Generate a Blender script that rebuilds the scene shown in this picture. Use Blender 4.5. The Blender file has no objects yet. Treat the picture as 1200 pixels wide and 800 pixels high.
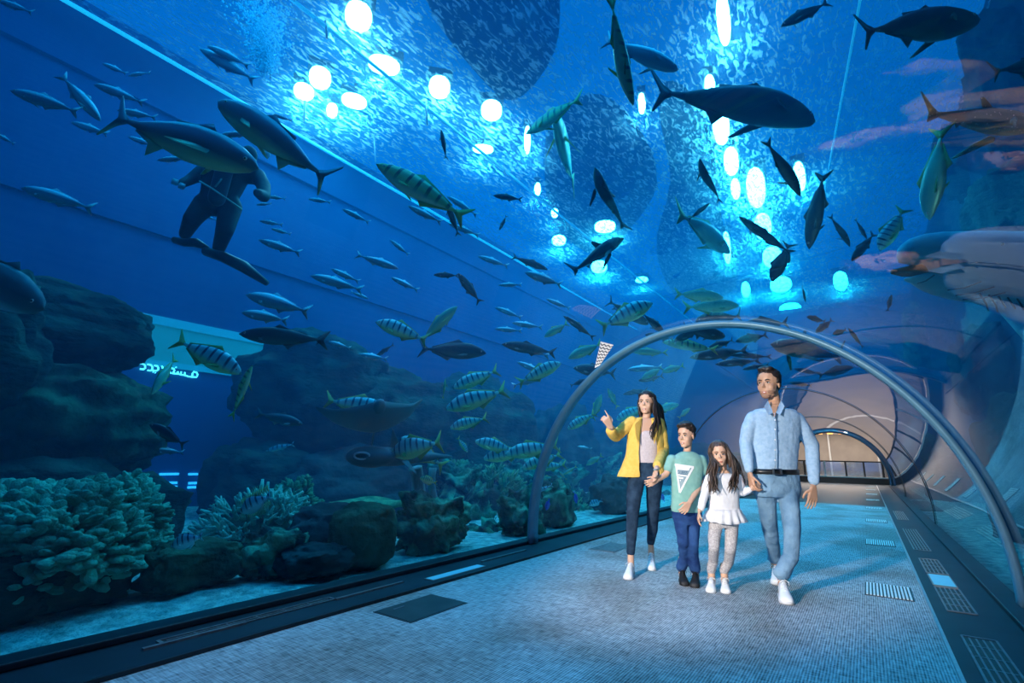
import bpy, bmesh, math, random
import numpy as np
from mathutils import Vector, Matrix, noise
random.seed(7)
PI = math.pi
scene = bpy.context.scene
COL = scene.collection

# ---------------------------------------------------------------- camera, light, exposure
CAM = Vector((1.374, 0.0, 1.06))
FPX = 581.6
YAW, PITCH, ROLL = 0.6109, 0.2243, 0.0194
FWD = Vector((-math.sin(YAW)*math.cos(PITCH), math.cos(YAW)*math.cos(PITCH), math.sin(PITCH)))
_R = Vector((math.cos(YAW), math.sin(YAW), 0)); _U = _R.cross(FWD)
RIGHT = _R*math.cos(ROLL) + _U*math.sin(ROLL)
UP = -_R*math.sin(ROLL) + _U*math.cos(ROLL)
FH = Vector((-math.sin(YAW), math.cos(YAW), 0))
cam_data = bpy.data.cameras.new('camera')
cam = bpy.data.objects.new('camera', cam_data); COL.objects.link(cam)
cam_data.sensor_width = 36.0; cam_data.sensor_fit = 'HORIZONTAL'; cam_data.lens = FPX/1200*36
cam_data.clip_start = 0.05; cam_data.clip_end = 300
mw = Matrix((RIGHT, UP, -FWD)).transposed().to_4x4(); mw.translation = CAM
cam.matrix_world = mw
scene.camera = cam
scene.view_settings.view_transform = 'Standard'; scene.view_settings.look = 'None'
scene.view_settings.gamma = 1; scene.view_settings.use_curve_mapping = False
scene.view_settings.exposure = 0.0
scene.cycles.use_denoising = True
scene.cycles.max_bounces = 10; scene.cycles.diffuse_bounces = 2; scene.cycles.glossy_bounces = 3
scene.cycles.transmission_bounces = 6; scene.cycles.transparent_max_bounces = 24; scene.cycles.volume_bounces = 0
scene.cycles.sample_clamp_indirect = 4.0; scene.cycles.caustics_reflective = False; scene.cycles.caustics_refractive = False

world = bpy.data.worlds.new('World'); scene.world = world; world.use_nodes = True
bg = world.node_tree.nodes['Background']; bg.inputs[0].default_value = (0.0, 0.175, 0.60, 1); bg.inputs[1].default_value = 1.15

def light(name, kind, loc, target, power, color, size=1.0, size_y=None, spot=60, blend=0.6):
    d = bpy.data.lights.new(name, kind); d.energy = power; d.color = color
    if kind == 'AREA':
        d.size = size
        if size_y: d.shape = 'RECTANGLE'; d.size_y = size_y
    elif kind == 'SPOT':
        d.spot_size = math.radians(spot); d.spot_blend = blend; d.shadow_soft_size = size
    else: d.shadow_soft_size = size
    o = bpy.data.objects.new(name, d); COL.objects.link(o); o.location = loc
    o.rotation_euler = (Vector(target)-Vector(loc)).to_track_quat('-Z', 'Y').to_euler()
    return o
# photographer's key light behind the camera, plus an added unseen fill, aimed at the family
light('key_light', 'SPOT', (-0.9, -1.3, 2.1), (0.15, 5.0, 0.95), 2100, (1.0, 0.90, 0.80), 0.15, spot=36, blend=0.7)
light('fill_light', 'SPOT', (1.9, -1.5, 1.9), (0.3, 5.0, 1.2), 450, (0.95, 0.96, 1.0), 0.3, spot=36, blend=0.8)
# blue tank floods shining down through the acrylic roof
light('tank_flood', 'AREA', (-4.5, 9.0, 8.2), (-4.5, 9, 0), 1350, (0.02, 0.50, 1.0), 7, 18)
light('roof_flood', 'AREA', (0.4, 9.0, 8.2), (0.4, 8, 0), 640, (0.03, 0.48, 1.0), 2.5, 20)
light('carpet_fill', 'SPOT', (-1.0, 1.4, 2.15), (-1.2, 2.2, 0.0), 34, (1.0, 0.92, 0.86), 0.2, spot=110, blend=1.0)  # unseen lamp added to whiten the near carpet

# ---------------------------------------------------------------- helpers
def ray(px, py):
    return FWD + RIGHT*((px-600)/FPX) - UP*((py-400)/FPX)
def at(px, py, depth): return CAM + ray(px, py)*depth
def on_z(px, py, z):
    r = ray(px, py); return CAM + r*((z-CAM.z)/r.z)
def on_x(px, py, x):
    r = ray(px, py); return CAM + r*((x-CAM.x)/r.x)
def plane_at(D):
    def f(px, py, dy=0.0):
        r = ray(px, py); return CAM + r*((D+dy)/r.dot(FH))
    return f
TXO, TA, TZC, TB = 0.066, 2.168, 0.15, 2.34     # tunnel profile: centre x, half width, centre z, height
def glass_exit(px, py):
    r = ray(px, py)
    A = (r.x/TA)**2 + (r.z/TB)**2
    ox, oz = CAM.x-TXO, CAM.z-TZC
    B = 2*(ox*r.x/TA**2 + oz*r.z/TB**2); Cc = (ox/TA)**2 + (oz/TB)**2 - 1
    return (-B + math.sqrt(B*B-4*A*Cc))/(2*A)

MATS = {}
def nodes_of(m):
    m.use_nodes = True; nt = m.node_tree; return nt, nt.nodes, nt.links
def mat(name, c1, c2=None, scale=5.0, rough=0.6, metal=0.0, bump=0.0, bscale=None, stretch=None, detail=4, spec=0.5, emit=None, estr=0.0, sss=0.0, lo=0.35, hi=0.65):
    if name in MATS: return MATS[name]
    m = bpy.data.materials.new(name); nt, N, L = nodes_of(m); b = N['Principled BSDF']
    b.inputs['Roughness'].default_value = rough; b.inputs['Metallic'].default_value = metal
    b.inputs['Specular IOR Level'].default_value = spec
    c2 = c2 or tuple(x*0.8 for x in c1)
    tc = N.new('ShaderNodeTexCoord'); mp = N.new('ShaderNodeMapping'); L.new(tc.outputs['Object'], mp.inputs[0])
    if stretch: mp.inputs['Scale'].default_value = stretch
    nz = N.new('ShaderNodeTexNoise'); nz.inputs['Scale'].default_value = scale; nz.inputs['Detail'].default_value = detail
    L.new(mp.outputs[0], nz.inputs['Vector'])
    cr = N.new('ShaderNodeValToRGB'); cr.color_ramp.elements[0].position = lo; cr.color_ramp.elements[1].position = hi
    cr.color_ramp.elements[0].color = (*c1, 1); cr.color_ramp.elements[1].color = (*c2, 1)
    L.new(nz.outputs['Fac'], cr.inputs[0]); L.new(cr.outputs[0], b.inputs['Base Color'])
    if bump:
        bn = N.new('ShaderNodeBump'); bn.inputs['Strength'].default_value = min(bump, 1); bn.inputs['Distance'].default_value = 0.02*max(bump, 1)
        nb = N.new('ShaderNodeTexNoise'); nb.inputs['Scale'].default_value = bscale or scale*4; nb.inputs['Detail'].default_value = 5
        L.new(mp.outputs[0], nb.inputs['Vector']); L.new(nb.outputs['Fac'], bn.inputs['Height']); L.new(bn.outputs[0], b.inputs['Normal'])
    if emit: b.inputs['Emission Color'].default_value = (*emit, 1); b.inputs['Emission Strength'].default_value = estr
    if sss: b.inputs['Subsurface Weight'].default_value = sss; b.inputs['Subsurface Radius'].default_value = (0.02, 0.008, 0.004)
    MATS[name] = m; return m

def tag(o, label=None, cat=None, group=None, kind=None):
    if label: o['label'] = label
    if cat: o['category'] = cat
    if group: o['group'] = group
    if kind: o['kind'] = kind
    return o
def empty(name, loc=(0, 0, 0), label=None, cat=None, group=None):
    o = bpy.data.objects.new(name, None); COL.objects.link(o); o.location = loc; o.empty_display_size = 0.1
    return tag(o, label, cat, group)

class MB:
    def __init__(s): s.v = []; s.f = []; s.mi = []
    def add(s, vs, fs, mi=0):
        n = len(s.v); s.v += [tuple(v) for v in vs]; s.f += [tuple(i+n for i in f) for f in fs]; s.mi += [mi]*len(fs); return s
    def box(s, a, b, M=None, mi=0):
        x0, y0, z0 = a; x1, y1, z1 = b
        vs = [Vector(p) for p in ((x0,y0,z0),(x1,y0,z0),(x1,y1,z0),(x0,y1,z0),(x0,y0,z1),(x1,y0,z1),(x1,y1,z1),(x0,y1,z1))]
        if M is not None: vs = [M @ v for v in vs]
        return s.add(vs, [(0,3,2,1),(4,5,6,7),(0,1,5,4),(1,2,6,5),(2,3,7,6),(3,0,4,7)], mi)
    def tube(s, pts, rad, n=8, cap=True, flat=1.0, mi=0):
        pts = [Vector(p) for p in pts]; k = len(pts)
        if not hasattr(rad, '__len__'): rad = [rad]*k
        vs = []; up = None
        for i, p in enumerate(pts):
            t = (pts[min(i+1, k-1)]-pts[max(i-1, 0)])
            t = t.normalized() if t.length > 1e-9 else Vector((0, 0, 1))
            if up is None:
                a = Vector((0, 0, 1)) if abs(t.z) < 0.9 else Vector((1, 0, 0)); up = (a - t*a.dot(t)).normalized()
            else: up = (up - t*up.dot(t)).normalized()
            sd = t.cross(up)
            for j in range(n):
                q = 2*PI*j/n; vs.append(p + (up*math.cos(q)*flat + sd*math.sin(q))*rad[i])
        fs = [(i*n+j, i*n+(j+1) % n, (i+1)*n+(j+1) % n, (i+1)*n+j) for i in range(k-1) for j in range(n)]
        if cap: fs += [tuple(range(n))[::-1], tuple((k-1)*n+j for j in range(n))]
        return s.add(vs, fs, mi)
    def ell(s, c, r, M=None, nu=12, nv=8, mi=0):
        if not hasattr(r, '__len__'): r = (r, r, r)
        c = Vector(c); vs = [Vector((0, 0, -r[2]))]
        for i in range(1, nv):
            a = -PI/2 + PI*i/nv
            for j in range(nu):
                b = 2*PI*j/nu; vs.append(Vector((r[0]*math.cos(a)*math.cos(b), r[1]*math.cos(a)*math.sin(b), r[2]*math.sin(a))))
        vs.append(Vector((0, 0, r[2])))
        if M is not None: vs = [M @ v for v in vs]
        vs = [v+c for v in vs]
        fs = [(0, 1+(j+1) % nu, 1+j) for j in range(nu)]
        fs += [(1+i*nu+j, 1+i*nu+(j+1) % nu, 1+(i+1)*nu+(j+1) % nu, 1+(i+1)*nu+j) for i in range(nv-2) for j in range(nu)]
        t = len(vs)-1; o = 1+(nv-2)*nu
        fs += [(o+j, o+(j+1) % nu, t) for j in range(nu)]
        return s.add(vs, fs, mi)
    def cap(s, a, b, ra, rb=None, n=12, mi=0):           # tapered capsule
        a, b = Vector(a), Vector(b); rb = ra if rb is None else rb
        d = b-a; L = d.length; t = d.normalized() if L > 1e-6 else Vector((0, 0, 1))
        pts = []; rr = []
        for q in (80, 60, 35, 10): pts.append(a - t*ra*math.sin(math.radians(q))); rr.append(ra*math.cos(math.radians(q)))
        m = max(1, int(L/ max(ra, rb, .01)))
        for i in range(m+1): pts.append(a + d*(i/m)); rr.append(ra+(rb-ra)*i/m)
        for q in (10, 35, 60, 80): pts.append(b + t*rb*math.sin(math.radians(q))); rr.append(rb*math.cos(math.radians(q)))
        # straight: fixed frame
        u = Vector((0, 0, 1)) if abs(t.z) < 0.9 else Vector((1, 0, 0)); u = (u-t*u.dot(t)).normalized(); sd = t.cross(u)
        vs = [p + (u*math.cos(2*PI*j/n)+sd*math.sin(2*PI*j/n))*r for p, r in zip(pts, rr) for j in range(n)]
        k = len(pts)
        fs = [(i*n+j, i*n+(j+1) % n, (i+1)*n+(j+1) % n, (i+1)*n+j) for i in range(k-1) for j in range(n)]
        fs += [tuple(range(n))[::-1], tuple((k-1)*n+j for j in range(n))]
        return s.add(vs, fs, mi)
    def limb(s, pts, rad, n=12):
        for i in range(len(pts)-1): s.cap(pts[i], pts[i+1], rad[i], rad[i+1], n)
        return s
    def prism(s, poly, a, b, mi=0):                       # poly in (x,z), extruded along y from a to b
        n = len(poly); vs = [Vector((x, a, z)) for x, z in poly] + [Vector((x, b, z)) for x, z in poly]
        fs = [tuple(range(n)), tuple(range(2*n-1, n-1, -1))] + [(i, i+n, (i+1) % n+n, (i+1) % n) for i in range(n)]
        return s.add(vs, fs, mi)
    def build(s, name, m, parent=None, smooth=True, origin=None, fix=False):
        me = bpy.data.meshes.new(name); v = s.v
        if origin is not None: v = [tuple(Vector(p)-Vector(origin)) for p in v]
        me.from_pydata(v, [], s.f); ms = m if isinstance(m, (list, tuple)) else [m]
        for x in ms: me.materials.append(x)
        if len(ms) > 1: me.polygons.foreach_set('material_index', s.mi)
        if smooth: me.polygons.foreach_set('use_smooth', [True]*len(me.polygons))
        if fix:
            b = bmesh.new(); b.from_mesh(me); bmesh.ops.recalc_face_normals(b, faces=b.faces); b.to_mesh(me); b.free()
        me.update(); o = bpy.data.objects.new(name, me); COL.objects.link(o)
        if origin is not None: o.location = origin
        if parent is not None:
            o.parent = parent
            if parent.type == 'EMPTY' and origin is None: o.matrix_parent_inverse = Matrix.Translation(-Vector(parent.location))
        return o
def bevel(o, w=0.01, seg=2):
    b = o.modifiers.new('bevel', 'BEVEL'); b.width = w; b.segments = seg; b.limit_method = 'ANGLE'; return o
def remesh(o, vox, smooth_it=4, fac=0.5):
    r = o.modifiers.new('remesh', 'REMESH'); r.mode = 'VOXEL'; r.voxel_size = vox; r.use_smooth_shade = True
    if smooth_it:
        q = o.modifiers.new('smooth', 'SMOOTH'); q.iterations = smooth_it; q.factor = fac
    return o
def bake(o):                                              # replace the mesh by its modified result
    dg = bpy.context.evaluated_depsgraph_get(); dg.update()
    me = bpy.data.meshes.new_from_object(o.evaluated_get(dg)); mats = list(o.data.materials)
    o.modifiers.clear(); old = o.data; o.data = me
    if not me.materials:
        for x in mats: me.materials.append(x)
    return o

# ---------------------------------------------------------------- the tunnel and the tank (setting)
Y0, Y1 = -5.0, 29.0               # tunnel ends
XL, XR, ZS, ZB = -9.2, 3.95, 8.6, -0.25
TB0, TB1 = -7.0, 30.0
def profile(n=48, d=0.0, zmin=0.0):
    a, b = TA+d, TB+d; t0 = math.asin((zmin-TZC)/b)
    return [(TXO + a*math.cos(t), TZC + b*math.sin(t)) for t in np.linspace(PI-t0, t0, n)]
carpet_m = bpy.data.materials.new('carpet')
nt, N, L = nodes_of(carpet_m); b = N['Principled BSDF']; b.inputs['Roughness'].default_value = 0.92; b.inputs['Specular IOR Level'].default_value = 0.15
tc = N.new('ShaderNodeTexCoord')
def noise_node(scale, stretch, detail=3):
    mp = N.new('ShaderNodeMapping'); mp.inputs['Scale'].default_value = stretch; L.new(tc.outputs['Object'], mp.inputs[0])
    z = N.new('ShaderNodeTexNoise'); z.inputs['Scale'].default_value = scale; z.inputs['Detail'].default_value = detail
    L.new(mp.outputs[0], z.inputs['Vector']); return z.outputs['Fac']
w = N.new('ShaderNodeTexWave'); w.bands_direction = 'X'; w.inputs['Scale'].default_value = 22.0; w.inputs['Distortion'].default_value = 0.8; w.inputs['Detail'].default_value = 3; w.inputs['Detail Scale'].default_value = 6
L.new(tc.outputs['Object'], w.inputs['Vector'])
def mth(op, a, b_):
    x = N.new('ShaderNodeMath'); x.operation = op
    for i, q in enumerate((a, b_)):
        if isinstance(q, (int, float)): x.inputs[i].default_value = q
        else: L.new(q, x.inputs[i])
    return x.outputs[0]
fine = noise_node(75, (1, .15, 1)); cross = noise_node(75, (.12, 1, 1)); wear = noise_node(1.1, (1, .7, 1), 2)
s1 = mth('ADD', mth('MULTIPLY', w.outputs['Fac'], 0.22), mth('ADD', mth('MULTIPLY', fine, 0.55), mth('MULTIPLY', cross, 0.55)))
cr = N.new('ShaderNodeValToRGB'); cr.color_ramp.elements[0].position = 0.42; cr.color_ramp.elements[1].position = 0.9
cr.color_ramp.elements[0].color = (0.085, 0.10, 0.11, 1); cr.color_ramp.elements[1].color = (0.66, 0.67, 0.68, 1)
L.new(s1, cr.inputs[0])
mx = N.new('ShaderNodeMix'); mx.data_type = 'RGBA'; mx.blend_type = 'MULTIPLY'; mx.inputs['Factor'].default_value = 0.8
wr = N.new('ShaderNodeValToRGB'); wr.color_ramp.elements[0].position = 0.38; wr.color_ramp.elements[0].color = (0.62, 0.55, 0.5, 1); wr.color_ramp.elements[1].position = 0.55; wr.color_ramp.elements[1].color = (1, 1, 1, 1)
L.new(wear, wr.inputs[0]); L.new(cr.outputs[0], mx.inputs[6]); L.new(wr.outputs[0], mx.inputs[7]); L.new(mx.outputs[2], b.inputs['Base Color'])
bn = N.new('ShaderNodeBump'); bn.inputs['Strength'].default_value = 0.5; bn.inputs['Distance'].default_value = 0.01; L.new(s1, bn.inputs['Height']); L.new(bn.outputs[0], b.inputs['Normal'])

dark_panel = mat('dark_panel', (0.008, 0.02, 0.032), (0.014, 0.03, 0.045), 3, rough=0.5, spec=0.25)
steel = mat('brushed_steel', (0.5, 0.52, 0.55), (0.62, 0.63, 0.65), 40, rough=0.35, metal=1.0)
dark_metal = mat('dark_metal', (0.02, 0.024, 0.03), (0.035, 0.04, 0.05), 10, rough=0.4, metal=0.6)
W, G = 1.637, 2.10
o = MB().box((-W, Y0, -0.1), (W, 15.5, 0)).build('floor', carpet_m, smooth=False); tag(o, kind='structure')
lobbyfloor_m = mat('lobby_floor', (0.008, 0.008, 0.01), (0.014, 0.014, 0.016), 2, rough=0.4)
o = MB().box((-2.6, 15.5, -0.1), (2.7, 40, -0.002)).build('floor_lobby', lobbyfloor_m, smooth=False); tag(o, kind='structure')
for s, nm in ((-1, 'left'), (1, 'right')):
    m = MB(); xs = sorted((s*W, s*(G+0.14))); m.box((xs[0], Y0, -0.1), (xs[1], 29, 0.012))
    # shallow raised inner lip that carries the acrylic
    xs = sorted((s*(G-0.02), s*(G+0.14))); m.box((xs[0], Y0, 0.012), (xs[1], 29, 0.05))
    o = m.build('trim_ledge_'+nm, dark_panel, smooth=False); bevel(o, 0.008); tag(o, kind='structure')
    xs = sorted((s*W, s*(W+0.018)))
    o = MB().box((xs[0], Y0, 0), (xs[1], 29, 0.022)).build('trim_edge_'+nm, steel if s > 0 else dark_metal, smooth=False); tag(o, kind='structure')

# acrylic vault
glass_m = bpy.data.materials.new('acrylic'); nt, N, L = nodes_of(glass_m); N.remove(N['Principled BSDF'])
out = N['Material Output']; tr = N.new('ShaderNodeBsdfTransparent'); gl = N.new('ShaderNodeBsdfGlossy'); mxs = N.new('ShaderNodeMixShader')
fr = N.new('ShaderNodeFresnel'); fr.inputs['IOR'].default_value = 1.30
gl.inputs['Roughness'].default_value = 0.015; gl.inputs['Color'].default_value = (0.95, 0.97, 1, 1); tr.inputs['Color'].default_value = (0.97, 0.985, 1, 1)
tc = N.new('ShaderNodeTexCoord'); mp = N.new('ShaderNodeMapping'); mp.inputs['Scale'].default_value = (1.2, 0.25, 1.2); L.new(tc.outputs['Object'], mp.inputs[0])
nz = N.new('ShaderNodeTexNoise'); nz.inputs['Scale'].default_value = 1.6; nz.inputs['Detail'].default_value = 1.5; L.new(mp.outputs[0], nz.inputs['Vector'])
bn = N.new('ShaderNodeBump'); bn.inputs['Strength'].default_value = 0.12; bn.inputs['Distance'].default_value = 0.02; L.new(nz.outputs['Fac'], bn.inputs['Height']); L.new(bn.outputs[0], gl.inputs['Normal'])
L.new(fr.outputs[0], mxs.inputs[0]); L.new(tr.outputs[0], mxs.inputs[1]); L.new(gl.outputs[0], mxs.inputs[2]); L.new(mxs.outputs[0], out.inputs['Surface'])
pr = profile(96, 0.0, 0.03)
m = MB(); ny = 12; ys = np.linspace(Y0, Y1, ny)
vs = [(x, y, z) for y in ys for x, z in pr]; k = len(pr)
m.add(vs, [((i+1)*k+j, (i+1)*k+j+1, i*k+j+1, i*k+j) for i in range(ny-1) for j in range(k-1)])
vault = m.build('window_1', glass_m); tag(vault, kind='structure')

# water: one closed body around the vault
water_m = bpy.data.materials.new('water'); nt, N, L = nodes_of(water_m); N.remove(N['Principled BSDF']); out = N['Material Output']
ab = N.new('ShaderNodeVolumeAbsorption'); sc = N.new('ShaderNodeVolumeScatter'); ad = N.new('ShaderNodeAddShader')
ab.inputs['Color'].default_value = (0.0, 0.80, 0.91, 1); ab.inputs['Density'].default_value = 0.28
sc.inputs['Color'].default_value = (0.02, 0.45, 1.0, 1); sc.inputs['Density'].default_value = 0.042; sc.inputs['Anisotropy'].default_value = 0.0
L.new(ab.outputs[0], ad.inputs[0]); L.new(sc.outputs[0], ad.inputs[1]); L.new(ad.outputs[0], out.inputs['Volume'])
pr = profile(40, 0.05, 0.0)
poly = [(XL, ZB), (pr[0][0], ZB)] + pr + [(pr[-1][0], ZB), (XR, ZB), (XR, ZS), (XL, ZS)]
n = len(poly)
m = MB(); m.add([(x, TB0, z) for x, z in poly]+[(x, TB1-1.05, z) for x, z in poly], [tuple(range(n))[::-1], tuple(range(n, 2*n))] + [(i, (i+1) % n, (i+1) % n+n, i+n) for i in range(n)])
o = m.build('tank_water', water_m, smooth=False, fix=True); tag(o, kind='structure')

# rippled water surface
surf_m = bpy.data.materials.new('water_surface'); nt, N, L = nodes_of(surf_m); N.remove(N['Principled BSDF']); out = N['Material Output']
tr = N.new('ShaderNodeBsdfTransparent'); tl = N.new('ShaderNodeBsdfTranslucent'); tl.inputs[0].default_value = (0.75, 0.95, 1, 1)
tc = N.new('ShaderNodeTexCoord'); mp = N.new('ShaderNodeMapping'); mp.inputs['Scale'].default_value = (2.2, 0.8, 1); L.new(tc.outputs['Object'], mp.inputs[0])
nz = N.new('ShaderNodeTexNoise'); nz.inputs['Scale'].default_value = 5.0; nz.inputs['Detail'].default_value = 5; nz.inputs['Distortion'].default_value = 1.2; L.new(mp.outputs[0], nz.inputs['Vector'])
cr = N.new('ShaderNodeValToRGB'); cr.color_ramp.elements[0].position = 0.49; cr.color_ramp.elements[0].color = (.07, .07, .07, 1); cr.color_ramp.elements[1].position = 0.64; cr.color_ramp.elements[1].color = (.72, .72, .72, 1)
L.new(nz.outputs['Fac'], cr.inputs[0]); mxs = N.new('ShaderNodeMixShader'); L.new(cr.outputs[0], mxs.inputs[0]); L.new(tr.outputs[0], mxs.inputs[1]); L.new(tl.outputs[0], mxs.inputs[2]); L.new(mxs.outputs[0], out.inputs['Surface'])
m = MB(); gx, gy = 60, 140
vs = []
for j in range(gy+1):
    for i in range(gx+1):
        x = XL+(XR-XL)*i/gx; y = TB0+(TB1-TB0)*j/gy
        vs.append((x, y, ZS+0.02+0.03*noise.noise(Vector((x*1.3, y*0.9, 0)))))
m.add(vs, [(j*(gx+1)+i, j*(gx+1)+i+1, (j+1)*(gx+1)+i+1, (j+1)*(gx+1)+i) for j in range(gy) for i in range(gx)])
o = m.build('water_surface', surf_m); tag(o, kind='structure')

# tank shell
wall_m = mat('tank_wall', (0.012, 0.07, 0.20), (0.018, 0.095, 0.25), 0.6, rough=0.9, spec=0.1)
rockwall_m = mat('rock_wall', (0.012, 0.03, 0.06), (0.03, 0.06, 0.09), 0.9, rough=0.95, bump=3, bscale=3, spec=0.1)
sand_m = mat('sand', (0.30, 0.36, 0.34), (0.75, 0.8, 0.72), 9, rough=0.95, bump=2, bscale=30, spec=0.1)
o = MB().box((XL-0.4, TB0, ZB-0.3), (XL, TB1, ZS+0.25)).box((XL, TB0, ZS-1.15), (XL+0.10, TB1, ZS-0.75)).box((XL, TB0, ZS-3.6), (XL+0.07, TB1, ZS-3.1)).build('wall_left', wall_m, smooth=False); tag(o, kind='structure')
o = MB().box((XR, TB0, ZB-0.3), (XR+0.4, TB1, ZS+0.25)).build('wall_right', rockwall_m, smooth=False); tag(o, kind='structure')
for nm, y in (('back', TB0-0.4), ('end', TB1-1.0)):
    pr = profile(40, 0.06, 0.0)
    poly = [(XL-.4, ZB-.3), (pr[0][0], ZB-.3)] + pr + [(pr[-1][0], ZB-.3), (XR+.4, ZB-.3), (XR+.4, ZS+.25), (XL-.4, ZS+.25)]
    o = MB().prism(poly, y, y+0.4).build('wall_'+nm, wall_m, smooth=False, fix=True); tag(o, kind='structure')
for nm, x0, x1 in (('left', XL, -G-0.14), ('right', G+0.14, XR)):
    m = MB(); gx, gy = 50, 180; vs = []
    for j in range(gy+1):
        for i in range(gx+1):
            x = x0+(x1-x0)*i/gx; y = TB0+(TB1-TB0)*j/gy
            vs.append((x, y, -0.03+0.05*noise.noise(Vector((x*0.7, y*0.7, 3)))+0.02*noise.noise(Vector((x*4, y*4, 1)))))
    m.add(vs, [(j*(gx+1)+i, j*(gx+1)+i+1, (j+1)*(gx+1)+i+1, (j+1)*(gx+1)+i) for j in range(gy) for i in range(gx)])
    o = m.build('ground_sand_'+nm, sand_m); tag(o, kind='structure')

# ring joints of the vault
ring_m = mat('painted_rib', (0.12, 0.30, 0.42), (0.15, 0.34, 0.46), 8, rough=0.35, metal=0.1)
def ring(name, y, w, t, m_, label, n=96, inner=None):
    pr_o = profile(n, -0.005, 0.02); pr_i = profile(n, -0.005-t, 0.02); k = n
    vs = []
    for pr_, yy in ((pr_o, y), (pr_i, y), (pr_i, y+w), (pr_o, y+w)): vs += [(x, yy, z) for x, z in pr_]
    fs = [(q*k+j, q*k+j+1, ((q+1) % 4)*k+j+1, ((q+1) % 4)*k+j) for q in range(4) for j in range(k-1)]
    fs += [(0, k, 2*k, 3*k), (k-1, 4*k-1, 3*k-1, 2*k-1)]
    o = MB().add(vs, fs).build(name, m_, fix=True); tag(o, label, 'arch'); return o
rib = ring('vault_rib', 5.36, 0.17, 0.045, ring_m, 'blue metal arch rib crossing the glass tunnel just behind the family')
ring('vault_rib', 28.4, 0.5, 0.10, mat('far_rib', (0.05, 0.10, 0.17), (0.06, 0.12, 0.2), 5, rough=0.3, metal=.3), 'dark blue arch rib at the far mouth of the tunnel by the lobby')
seam_m = mat('seam', (0.03, 0.03, 0.035), (0.05, 0.05, 0.05), 5, rough=0.5)
ring('vault_seam', 11.4, 0.035, 0.012, seam_m, 'thin dark joint line arching over the tunnel behind the man')
ring('vault_seam', 19.5, 0.05, 0.015, seam_m, 'thin dark joint line arching over the tunnel close to the lobby')

# lamps over the water
lamp_house = mat('lamp_housing', (0.05, 0.06, 0.07), (0.08, 0.09, 0.1), 5, rough=0.5, metal=0.5)
lens_m = mat('lamp_lens', (0.8, 0.9, 1.0), (0.8, 0.9, 1), 1, emit=(1.0, 0.85, 0.95), estr=70)
ZL = 9.1
LAMPS = [(420,20,30,30,'topmost flood lamp of the bright row above the water'),(450,77,36,20,'twin flood lamp second down in the bright row above the water'),
 (515,103,24,24,'round flood lamp between the twin lamp and the thin white one'),(576,130,24,22,'flood lamp lowest of the large round ones'),
 (375,92,24,24,'round flood lamp beyond the long beam, beside the twin pair'),(415,119,28,16,'twin flood lamp below the long beam'),
 (356,108,22,18,'dimmer cluster lamp partly behind a hanging pole'),(389,130,12,16,'small dim flood lamp beside a hanging pole'),
 (566,175,24,10,'narrow slanting lamp under the lowest round flood lamp'),(618,165,7,30,'thin upright lamp streak beside the striped fish seen from below'),
 (630,222,7,14,'small slanting lamp above the row leading to the arch'),(650,250,8,10,'small lamp second in the row leading to the arch'),
 (655,282,16,12,'round lamp third in the row leading to the arch'),(702,313,18,16,'slanting lamp beneath the dark shark'),
 (709,266,24,14,'lamp shining just above the dark shark'),(752,122,8,22,'small upright lamp next to the curved golden fish'),
 (752,328,14,8,'tiny lamp lowest of the row leading to the arch')]
def strip_lamp(px, py, w, h, label, group='flood lamps over the tank', z=ZL):
    c = on_z(px, py, z); dist = (c-CAM).dot(FWD); r = w/FPX*dist*0.5; el = max(0.4, ray(px, py).normalized().z); l = h/FPX*dist*0.5/el
    ang = math.atan2(ray(px, py).y, ray(px, py).x)-PI/2
    e = empty('flood_lamp', c, label, 'lamp', group)
    M = Matrix.Rotation(ang, 4, 'Z'); M.translation = c
    MB().box((-r*1.15, -l*1.1, 0.02), (r*1.15, l*1.1, 0.18), M).box((-0.03, -0.03, 0.18), (0.03, 0.03, 0.48), M).build('housing', lamp_house, e, smooth=False)
    mm = MB(); nn = 16; vs = [M @ Vector((r*math.copysign(abs(math.cos(t))**0.9, math.cos(t)), l*math.copysign(abs(math.sin(t))**0.9, math.sin(t)), 0)) for t in [2*PI*i/nn for i in range(nn)]]
    vs += [v + Vector((0, 0, 0.03)) for v in vs]
    mm.add(vs, [tuple(range(nn))[::-1], tuple(range(nn, 2*nn))]+[(i, (i+1) % nn, (i+1) % nn+nn, i+nn) for i in range(nn)])
    mm.build('lens', lens_m, e, smooth=False)
for a in LAMPS: strip_lamp(*a)
for a in [(848,25,14,54,'long white lamp streak at the top edge beside the big dark tuna'),(832,106,12,32,'narrow lamp streak just under the big dark tuna’s tail'),(845,149,18,42,'widest lamp streak below the big dark tuna’s belly'),
 (857,190,16,32,'lamp streak continuing under the widest one'),(862,222,10,24,'short lamp streak third below the big dark tuna'),(886,222,20,46,'broad lamp streak beside the dark fish heading into the light'),(894,266,18,30,'lamp streak under the broad one'),(852,292,8,40,'thin slanting lamp streak beside the diving green trevally'),
 (874,340,9,24,'small lamp streak just over the rib crown'),(905,302,20,28,'lamp streak beside the dark blunt fish'),(915,334,22,24,'glittering lamp patch above the rib'),(926,362,22,20,'glittering lamp patch touching the rib from above'),(985,330,14,30,'separate dim lamp patch near the open-mouthed shark'),(937,208,12,34,'dim lamp patch near the small dark diving fish')]:
    strip_lamp(*a, group='long lamps over the far water')

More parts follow.
